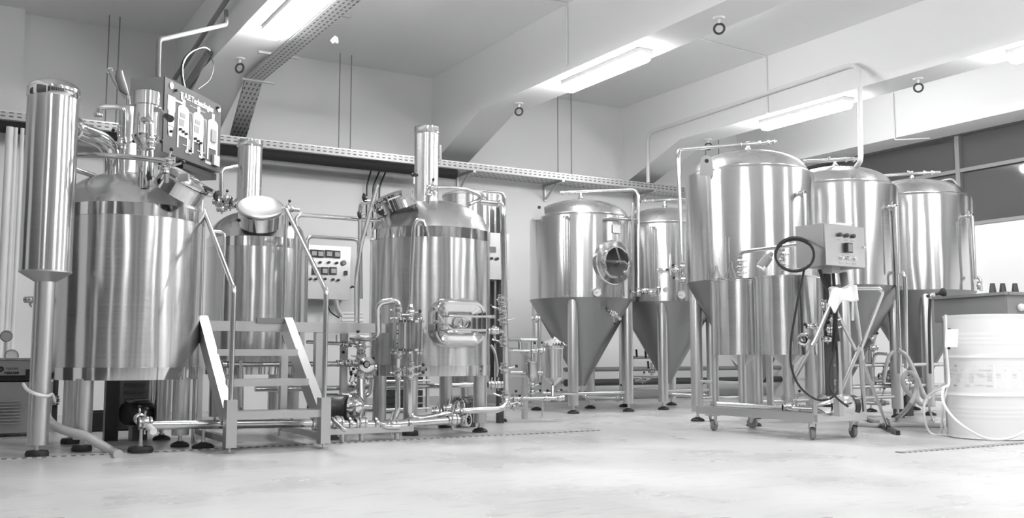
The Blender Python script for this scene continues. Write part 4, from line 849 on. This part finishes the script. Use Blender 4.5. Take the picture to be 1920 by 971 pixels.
# ================================================================== CART
ct = thing('yeast_cart', 'wheeled steel cart carrying two open tanks, a pump and a control box', 'cart', (5.6, 5.45, 0))
xa, xb_, ya_, yb2 = 5.35, 5.86, 4.86, 6.08
mb = MB()
for x in (xa, xb_): mb.bar((x, ya_, .16), (x, yb2, .16), .04, .06, (1, 0, 0))
for y in (ya_, yb2, 5.12): mb.bar((xa, y, .16), (xb_, y, .16), .04, .06, (0, 1, 0))
mb.build('base_frame', SATIN, ct)
for x, y, a in ((5.37, 5.93, .4), (5.84, 5.95, 1.9), (5.40, 4.93, .9), (5.83, 4.93, 1.2)):
    d_ = V((math.cos(a), math.sin(a), 0)); s_ = V((-d_.y, d_.x, 0)); c_ = V((x, y, .045)) + d_ * .02
    o = MB().box((x, y, .122), (.09, .08, .008)).build('caster', SATIN, ct)
    mb = MB()
    for k in (-.022, .022): mb.poly([V((x, y, .115)) - d_ * .03 + s_ * k, V((x, y, .115)) + d_ * .03 + s_ * k, c_ + d_ * .012 + s_ * k, c_ - d_ * .012 + s_ * k], s_ * .003)
    mb.build('fork', SATIN, o); MB().lathe([(.012, -.016), (.038, -.016), (.045, -.01), (.045, .01), (.038, .016), (.012, .016)], c_, s_, 24, (True, True)).build('wheel', GREYP, o)
def opentank(x, y, nm):
    zb_, zt_ = .60, 1.19; R = .237
    o = MB().lathe([(0, zb_), (R, zb_), (R, zt_ - .012), (R + .006, zt_ - .01), (R + .006, zt_), (R - .006, zt_), (R - .006, zt_ - .03)], (x, y, 0), n=72).build(nm, BR, ct)
    MB().lathe([(R, zt_ - .004), (R * .5, zt_ + .006), (0, zt_ + .008)], (x, y, 0), n=48).build('lid', SATIN, o)
    for a, b in ((-1, -1), (-1, 1), (1, -1), (1, 1)): MB().cyl((x + a * .15, y + b * .15, .18), (x + a * .15, y + b * .15, zb_), .028).build('leg', SATIN, o)
    MB().lathe([(.04, zb_ - .08), (.12, zb_)], (x, y, 0), n=32).build('outlet', SATIN, o)
    return o
ta = opentank(5.6, 5.83, 'cleaning_tank'); tb_ = opentank(5.6, 5.345, 'cleaning_tank')
def D_(t): return t
MB().tube([D(1387, 527, 7.8), D(1387, 478, 7.8), D(1394, 472, 7.75), D(1503, 457, 7.1)], .016, .04).build('return_pipe', PIPE, ct)
for y in (490, 501, 512): valve(ct, D(1388, y, 7.8), Zu, .018, RT, L=.02, knob=False)
MB().cyl(D(1467, 516, 7.45), D(1467, 462, 7.45), .014).build('return_pipe', PIPE, ct)
for y in (477, 488, 498): valve(ct, D(1467, y, 7.45), Zu, .018, RT if y != 488 else -RT, L=.02, knob=False)
MB().tube([D(1345, 757, 7.55), D(1470, 765, 7.2)], .018).build('suction_pipe', PIPE, ct)
for x, y in ((1478, 764), (1490, 768), (1518, 768)): valve(ct, D(x, y, 7.15), RT, .024, UP if x < 1500 else -UP, L=.03, knob=False)
MB().cyl(D(1480, 766, 7.15), D(1530, 768, 7.0), .020).build('suction_pipe', PIPE, ct)
valve(ct, D(1508, 634, 7.0), V((-.5, -.86, 0)), .028, UP, L=.05); MB().lathe([(.03, -.05), (.03, 0), (.04, .004), (.04, .02), (.028, .022), (.022, 0)], D(1505, 637, 6.95), V((-.5, -.86, 0)), 24).build('tank_outlet', POL, ct)
pc_ = D(1552, 762, 7.0); ax = V((.9, -.1, 0)).normalized()
MB().lathe([(0, -.10), (.03, -.10), (.06, -.06), (.09, -.03), (.09, 0), (.088, .02)], pc_ - ax * .02, ax, 32).build('pump_head', POL, ct)
pm = MB().lathe([(.075, 0), (.088, .02), (.09, .16), (.085, .18)], pc_, ax, 36, (True, True)).build('pump_motor', POL, ct)
MB().lathe([(.07, .19), (.078, .2), (.078, .24), (.06, .25)], pc_, ax, 30, (True, True)).build('fan_cover', BLK, ct)
MB().box(V((pc_.x, pc_.y, .215)) + ax * .09, (.14, .12, .07)).build('pump_foot', SATIN, ct)
MB().box(D(1573, 764, 6.86), (.05, .05, .12)).build('junction_box', LGREY, ct)
# tubular end frame: two uprights, leaning braces and the push handle
TBR = .0165
MB().cyl((xa, ya_, .18), PX(1522, 648, xa), .0165).build('frame_upright', SATIN, ct); h1 = PX(1522, 648, xa)
MB().tube([h1, PX(1524, 640, xa) + V((.02, .0, 0)), D(1561, 562, 6.95)], .0165, None).build('frame_upright', SATIN, ct)
MB().cyl((xb_, ya_, .18), PX(1612, 646, xb_), .0165).build('frame_upright', SATIN, ct)
MB().tube([PX(1612, 660, xb_), D(1628, 618, 7.1), D(1655, 549, 7.0), D(1650, 541, 7.0), D(1604, 541, 6.95), D(1598, 548, 6.95), D(1598, 600, 7.0)], .0145, .03).build('push_handle', PIPE, ct)
MB().cyl(D(1522, 650, 6.98), D(1468, 748, 7.35), .0155).build('brace', SATIN, ct); MB().cyl(D(1566, 580, 7.0), D(1604, 655, 7.1), .013).build('brace', SATIN, ct); MB().cyl(D(1612, 650, 7.1), D(1576, 735, 7.1), .015).build('brace', SATIN, ct)
MB().bar(D(1549, 505, 7.05), D(1556, 740, 7.05), .055, .03, RT).build('box_post', DKG, ct)
MB().cyl(D(1570, 640, 7.05), D(1577, 770, 7.05), .02).build('box_post', SATIN, ct)
# upright hose / valves between the posts
MB().tube([D(1538, 520, 7.2), D(1543, 760, 7.25)], .03, None).build('tall_pipe', SATIN, ct)
for x, y, a in ((1545, 572, 1), (1523, 612, 0), (1562, 600, 1), (1556, 618, 1), (1552, 636, 0), (1562, 615, 1)): valve(ct, D(x, y, 7.0), Zu if a else RT, .016, RT, L=.03, knob=(a == 0))
# control box on the cart
cl, cr_ = D(1545, 460, 6.75), D(1619, 462, 7.0); xd2 = V((cr_.x - cl.x, cr_.y - cl.y, 0)); W2 = xd2.length; xd2.normalize(); yd2 = V((-xd2.y, xd2.x, 0)); yd2 = yd2 if yd2.dot(FW) > 0 else -yd2
H2 = D(1545, 419, 6.75).z - D(1545, 499, 6.75).z; c2_ = (cl + cr_) / 2; dep = .24
bx_ = MB().box(c2_ + yd2 * dep / 2, (W2, dep, H2), (xd2, yd2, Zu)).build('control_box', CABM, ct)
MB().box(c2_ - yd2 * .006, (W2 - .004, .01, H2 - .006), (xd2, yd2, Zu)).build('cabinet_door', SATIN, bx_)
def cp(u, v, o=.012): return c2_ + xd2 * ((u - .5) * W2) + Zu * ((.5 - v) * H2) - yd2 * o
for u in (.34, .51, .68): MB().lathe([(.014, 0), (.016, .012), (.013, .022), (.001, .024)], cp(u, .25), -yd2, 18).build('indicator_lamp', DKG, bx_)
for u in (.38, .55, .71): MB().lathe([(.016, 0), (.015, .014), (.009, .02), (.001, .02)], cp(u, .80), -yd2, 18).build('selector_switch', POL, bx_); MB().box(cp(u, .92, .012), (.04, .001, .012), (xd2, yd2, Zu)).build('label_strip', LGREY, bx_)
for u in (.34, .51, .68): MB().box(cp(u, .37, .012), (.035, .001, .008), (xd2, yd2, Zu)).build('label_strip', LGREY, bx_)
o = MB().box(cp(.54, .55, .022), (.062, .03, .068), (xd2, yd2, Zu)).build('digital_controller', BLK, bx_); MB().box(cp(.55, .55, .038), (.05, .002, .055), (xd2, yd2, Zu)).build('controller_face', GREYP, bx_)
mb = MB(); mb.cyl(cp(.93, .5, .0), cp(.93, .5, .03), .008); mb.bar(cp(.90, .5, .03), cp(.97, .49, .03), .008, .008); mb.build('door_catch', POL, bx_)
MB().box(c2_ + yd2 * .1 - Zu * (H2 / 2 + .02) - xd2 * .02, (.09, .08, .04), (xd2, yd2, Zu)).build('cable_gland_box', LGREY, bx_)
tag(MB().poly([c2_ + yd2 * .02 + Zu * (H2 / 2 + .002) + xd2 * a + Zu * b for a, b in ((-.14, 0), (-.02, .018), (.07, .018), (.135, .03), (.115, .0))], yd2 * .16).build('paper_stack', PAPER), 'loose white papers lying on top of the cart control box', 'paper')
# cable coil + plug
coil = []
cc_ = D(1478, 476, 6.75)
for k in range(0, 58): a = .9 + k * 2 * PI / 24; coil.append(cc_ - FW * .0 + RT * (.135 * math.cos(a) + .045 + .004 * (k // 24)) + UP * (.115 * math.sin(a) - .008 * (k // 24)) + FW * (.01 * (k / 24)))
t = thing('power_cable', 'black power cable coiled over the cart tank beside the control box', 'cable', cc_)
MB().tube([D(1512, 450, 6.9)] + coil, .008, None, 8).build('coil', BLK, t)
MB().tube([D(1508, 505, 6.8), D(1496, 560, 6.8), D(1482, 640, 6.8), D(1482, 690, 6.8), D(1500, 730, 6.8), D(1535, 752, 6.78), D(1558, 748, 6.78), D(1570, 735, 6.78), D(1571, 690, 6.85), D(1566, 600, 6.9)], .008, .15, 8).build('loose_loop', BLK, t)
MB().tube([D(1569, 560, 6.88), D(1568, 640, 6.88), D(1556, 690, 6.85), D(1556, 730, 6.8), D(1570, 748, 6.78), D(1590, 762, 6.8)], .008, .15, 8).build('loose_loop', BLK, t)
MB().tube([D(1562, 505, 6.95), D(1566, 560, 6.92), D(1562, 660, 6.9)], .012, .1, 8).build('loose_loop', BLK, t); MB().tube([D(1536, 505, 6.95), D(1545, 530, 6.95), D(1560, 560, 6.95), D(1572, 640, 6.9)], .012, .1, 8).build('loose_loop', BLK, t)
pg = MB().lathe([(.013, -.06), (.02, -.03), (.032, -.02), (.036, .03), (.036, .07), (.03, .075)], D(1438, 486, 7.0), (-RT * .62 - UP * .78), 20, (True, False)); pg.build('plug', GREYP, t)
MB().lathe([(.001, 0), (.036, 0), (.034, .028), (.03, .03), (.03, .004)], D(1430, 498, 7.0), (-RT * .62 - UP * .78), 20).build('plug_collar', WPL, t)
# glassware on the left cart tank
def flaskp(x, y, R, H, lb):
    p = V((x, y, 1.2)); t = tag(MB().lathe([(0, 0), (R, .002), (R, .008), (R * .32, H * .68), (R * .30, H * .96), (R * .40, H), (R * .34, H), (R * .26, H * .94), (R * .27, H * .68), (R * .92, .012), (0, .006)], p, n=32).build('flask', GLASS), lb, 'flask', 'flasks on the cart tank'); return t
pa = D(1347, 524, 7.75); pb_ = D(1374, 524, 7.75)
flaskp(5.60 - .17, 5.92, .045, .12, 'small clear conical flask on the cart tank, left of the tall one'); flaskp(5.60 - .07, 5.86, .05, .15, 'wider clear flask on the cart tank beside the measuring cylinder')
p = V((5.56, 5.93, 1.2)); tag(MB().lathe([(.035, 0), (.035, .006), (.020, .010), (.020, .36), (.017, .36), (.017, .012), (0, .012)], p, n=24).build('measuring_cylinder', GLASS), 'tall slim glass measuring cylinder standing on the left cart tank', 'measuring cylinder')
# cloth
mb = MB(); g = 22
c0, c1 = D(1556, 550, 6.88), D(1602, 544, 6.85)
for i in range(g + 1):
    u_ = i / g; base = c0.lerp(c1, u_)
    for j in range(g + 1):
        v_ = (j / g - .5) * 2; drop = abs(v_)**1.3 * (.10 + .07 * math.exp(-((u_ - .25) / .14)**2) * (v_ < 0)) ; side = v_ * .10
        mb.v.append(base + V((0, 0, .035 - drop + .010 * math.sin(u_ * 9 + v_ * 3))) - V((.55, .8, 0)) * 0 + (-FW) * (.035 + abs(v_) * .03 * (1 if v_ < 0 else -1) + .012 * math.sin(u_ * 14)) * (1 if v_ < 0 else -1) - RT * (.04 * max(0, -v_) * (1 - u_)))
for i in range(g):
    for j in range(g): k = i * (g + 1) + j; mb.f.append((k, k + g + 1, k + g + 2, k + 1))
cl_ = mb.build('cloth', WHT); sm = cl_.modifiers.new('thick', 'SOLIDIFY'); sm.thickness = .004; tag(cl_, 'white cloth draped over the top bar of the cart frame', 'cloth')
# squeegee and second handle
t = thing('floor_squeegee', 'floor squeegee leaning on the cart, black rubber blade on the floor', 'squeegee', PZ(1665, 803, 0))
MB().cyl(PZ(1664, 800, .03), D(1613, 665, 7.4), .0125).build('handle', SATIN, t); MB().cyl(D(1617, 672, 7.38), D(1600, 545, 7.0), .016).build('white_grip', WPL, t)
MB().bar(PZ(1650, 797, .015), PZ(1684, 812, .015), .03, .035).build('blade', BLK, t); MB().cyl(PZ(1666, 803, .02), PZ(1662, 788, .05), .022).build('socket', BLK, t)
t = tag(MB().cyl(D(1581, 512, 7.05), D(1588, 560, 7.0), .028, .028).build('grey_tube', GREYP), 'short grey tube sticking up behind the draped cloth', 'tube')

# ================================================================== DRUM, TUB, HOSES
pd = PZ(1858, 826, 0); dr = V((pd.x, pd.y, 0)) + V((FW.x * .55 + RT.x * .28, FW.y * .55 + RT.y * .28, 0)).normalized() * .29
R_ = .29; prof = [(0, 0), (R_ - .01, 0), (R_ + .004, .008), (R_, .02)]
for z in [.02 + k * .01 for k in range(1, 85)]:
    rb = .010 * math.exp(-((z - .31) / .010)**2) + .010 * math.exp(-((z - .58) / .010)**2)
    for zz in (.16, .19, .22, .68, .71, .74): rb += .0025 * math.exp(-((z - zz) / .007)**2)
    prof.append((R_ + rb, z))
prof += [(R_ + .006, .875), (R_ + .006, .888), (R_ - .004, .888), (R_ - .008, .872), (0, .87)]
dm = thing('steel_drum', 'white ribbed steel drum with a paper label at the right edge', 'drum', dr); MB().lathe(prof, dr, n=96).build('shell', WHT, dm)
def dlabel(x0, y0, x1, y1, off, M, nm, par):
    mb = MB(); n = 16
    a0, a1 = PC(x0, y0, dr, R_), PC(x1, y0, dr, R_); b0 = PC(x0, y1, dr, R_)
    t0, t1 = math.atan2(a0.y - dr.y, a0.x - dr.x), math.atan2(a1.y - dr.y, a1.x - dr.x)
    for k in range(n + 1):
        t_ = t0 + (t1 - t0) * k / n
        for z in (a0.z, b0.z): mb.v.append(V((dr.x + (R_ + off) * math.cos(t_), dr.y + (R_ + off) * math.sin(t_), z)))
    for k in range(n): mb.f.append((2 * k, 2 * k + 1, 2 * k + 3, 2 * k + 2))
    return mb.build(nm, M, par)
lb_ = dlabel(1784, 683, 1862, 727, .0015, PAPER, 'paper_label', dm)
PRN = mat('faint_print', .68, .8)
random.seed(5)
for k, (x, w_, y, h) in enumerate([(1790, 5, 684, 3.4), (1801, 26, 685, 1), (1788, 8, 693, 2), (1805, 18, 693, 1.5), (1835, 22, 693, 1.5), (1787, 4, 701, 2), (1794, 6, 700, 6), (1803, 6, 700, 4), (1818, 8, 700, 7), (1830, 8, 700, 2.5), (1840, 9, 704, 1), (1851, 9, 700, 7), (1794, 6, 709, 7), (1804, 6, 706, 1.5), (1818, 8, 709, 7), (1851, 9, 709, 5), (1789, 5, 721, 3), (1810, 8, 720, 5), (1828, 16, 721, 2), (1849, 12, 722, 3)]):
    dlabel(x, y, x + w_, y + h, .0025, PRN if k not in (0, 16) else LGREY, 'label_print', lb_)
p = PC(1780, 636, dr, R_); q = D(1780, 636, 6.95); tag(MB().box(D(1784, 634, 6.86), (.095, .004, .125), (RT * .98 + FW * .1, FW, UP * .99 + RT * .05)).build('hanging_tag', PAPER), 'small white tag hanging at the left shoulder of the drum', 'tag')
mb = MB(); mb.cyl(D(1780, 616, 6.9), D(1779, 654, 6.95), .01); tag(mb.build('tag_strap', BLK), 'short black strap behind the white tag on the drum', 'strap')
# tub / trough behind the drum
tz = 1.0; 
tA, tB = D(1752, 562, 8.3), D(1886, 547, 7.6); tC = D(1960, 556, 8.1)
zt_ = (tA.z + tB.z) / 2
e1_ = V((tA.x - tB.x, tA.y - tB.y, 0)); e2_ = V((tC.x - tB.x, tC.y - tB.y, 0)); L1 = e1_.length; e1_.normalize(); e2_ = (e2_ - e1_ * e2_.dot(e1_)).normalized()
tub = thing('plastic_tub', 'grey rectangular tub on legs behind the white drum', 'tub', (tB.x, tB.y, 0))
def tq(a, b, z): return V((tB.x, tB.y, 0)) + e1_ * a + e2_ * b + V((0, 0, z))
L2 = .6; mb = MB()
zb_ = zt_ - .20
for a0, b0, a1, b1 in ((0, 0, L1, 0), (0, 0, 0, L2), (L1, 0, L1, L2), (0, L2, L1, L2)): mb.bar(tq(a0, b0, (zt_ + zb_) / 2), tq(a1, b1, (zt_ + zb_) / 2), .012, .20, e2_ if b0 == b1 else e1_)
mb.box(tq(L1 / 2, L2 / 2, zb_), (L1, L2, .01), (e1_, e2_, Zu)); mb.build('basin', GREYP, tub)
mb = MB()
for a0, b0, a1, b1 in ((-.02, -.01, L1 + .02, -.01), (-.01, 0, -.01, L2), (L1 + .01, 0, L1 + .01, L2), (0, L2 + .01, L1, L2 + .01)): mb.bar(tq(a0, b0, zt_), tq(a1, b1, zt_), .045, .022, e2_ if b0 == b1 else e1_)
mb.build('rim', GREYP, tub)
for a, b in ((.05, .05), (L1 - .05, .05), (.05, L2 - .05), (L1 - .05, L2 - .05)): MB().cyl(tq(a, b, 0), tq(a, b, zb_), .02).build('leg', SATIN, tub)
MB().sphere(D(1915, 576, 7.6), .03).build('plug', WPL, tub)
for i, (x, y) in enumerate(((1861, 538), (1880, 536), (1903, 535))):
    p = D(x, y, 7.85); tag(MB().lathe([(.030, 0), (.018, .085), (.014, .088)], (p.x, p.y, zt_ + .009), n=20, caps=(True, True)).build('stopper_cone', DKG), ['dark cone on the tub rim, leftmost of three', 'dark cone on the tub rim, middle of three', 'dark cone on the tub rim, rightmost of three'][i], 'cone', 'dark cones on the tub rim')
t = thing('spray_gun', 'black hose spray gun hanging at the left end of the tub', 'spray gun', D(1755, 553, 8.0))
MB().lathe([(.012, -.10), (.012, 0), (.035, .03), (.035, .05), (.001, .05)], D(1760, 550, 8.0), (RT + UP * .25), 16).build('nozzle', BLK, t); MB().tube([D(1745, 560, 8.0), D(1745, 553, 8.0), D(1752, 552, 8.0)], .018, .02).build('grip', PIPE, t)
MB().tube([D(1744, 560, 8.05), D(1742, 600, 8.1), D(1744, 700, 8.1)], .012, .1).build('hose', DKG, t)
dh = 9.0
t = hose('clear hose hanging from the fermenter pipe with a metal end', [D(1676, 658, dh), D(1667, 668, dh), D(1661, 690, dh), D(1657, 718, dh)], .017)
hose('clear hose looping once in the air before reaching the floor', [D(1683, 655, dh), D(1700, 668, dh), D(1716, 700, 8.9), D(1730, 735, 8.8), D(1738, 750, 8.7), D(1728, 758, 8.6), D(1712, 745, 8.5), D(1697, 728, 8.5), D(1693, 710, 8.5), D(1703, 698, 8.5), D(1717, 706, 8.4), D(1718, 730, 8.4), D(1705, 760, 8.3), PZ(1680, 785, .02), PZ(1650, 792, .02), PZ(1625, 783, .02)], .02)
hose('clear hose lying flat on the floor behind the squeegee', [PZ(1602, 795, .02), PZ(1640, 797, .02), PZ(1700, 796, .02), PZ(1770, 798, .02)], .018)
hose('thin white hose coiled on the floor at the left of the drum', [PZ(1775, 815, .012), PZ(1745, 812, .012), D(1733, 780, 7.3), D(1738, 745, 7.3), D(1765, 728, 7.2), D(1777, 725, 7.2), D(1768, 760, 7.2), PZ(1765, 812, .012)], .009, WPL, 'thin_hose')
hose('thin white hose sweeping round the foot of the drum', [D(1773, 590, 7.0), D(1775, 660, 7.0), D(1779, 718, 6.95), D(1769, 728, 6.85), D(1768, 752, 6.75), D(1785, 780, 6.62), D(1815, 805, 6.55), D(1850, 822, 6.55), D(1885, 823, 6.55), D(1915, 812, 6.55), D(1945, 790, 6.6)], .009, WPL, 'thin_hose')
hose('thin white hose loop between the clear hose and the drum', [D(1773, 718, 7.3), D(1752, 732, 7.35), D(1742, 755, 7.4), PZ(1748, 785, .012), PZ(1752, 790, .012)], .009, WPL, 'thin_hose')
# long rails to the right
for i, y in enumerate((685, 727)):
    a = D(1520, y, 8.9); YY = a.y; b = PY(1768, y - 5, YY)
    t = pipe('process_pipe', ['upper long horizontal pipe before the right fermenters', 'lower long horizontal pipe before the right fermenters'][i], 'pipe', [a, V((b.x, a.y, a.z))], .02, None)
for x, y, a in ((1640, 640, 1), (1628, 706, 0), (1650, 716, 0), (1690, 640, 1), (1692, 718, 0), (1660, 722, 0)): pass
t = pump('black pump with steel head on the floor below the second right fermenter', D(1690, 728, 9.6), V((.8, .5, 0)), .07, .2)
for x, y in ((1655, 705), (1668, 700), (1650, 722), (1680, 712), (1700, 720)): valve(t, D(x, y, 9.5), RT, .022, UP, L=.05)
MB().tube([D(1640, 714, 9.5), D(1700, 714, 9.5)], .02).build('pipe', PIPE, t)
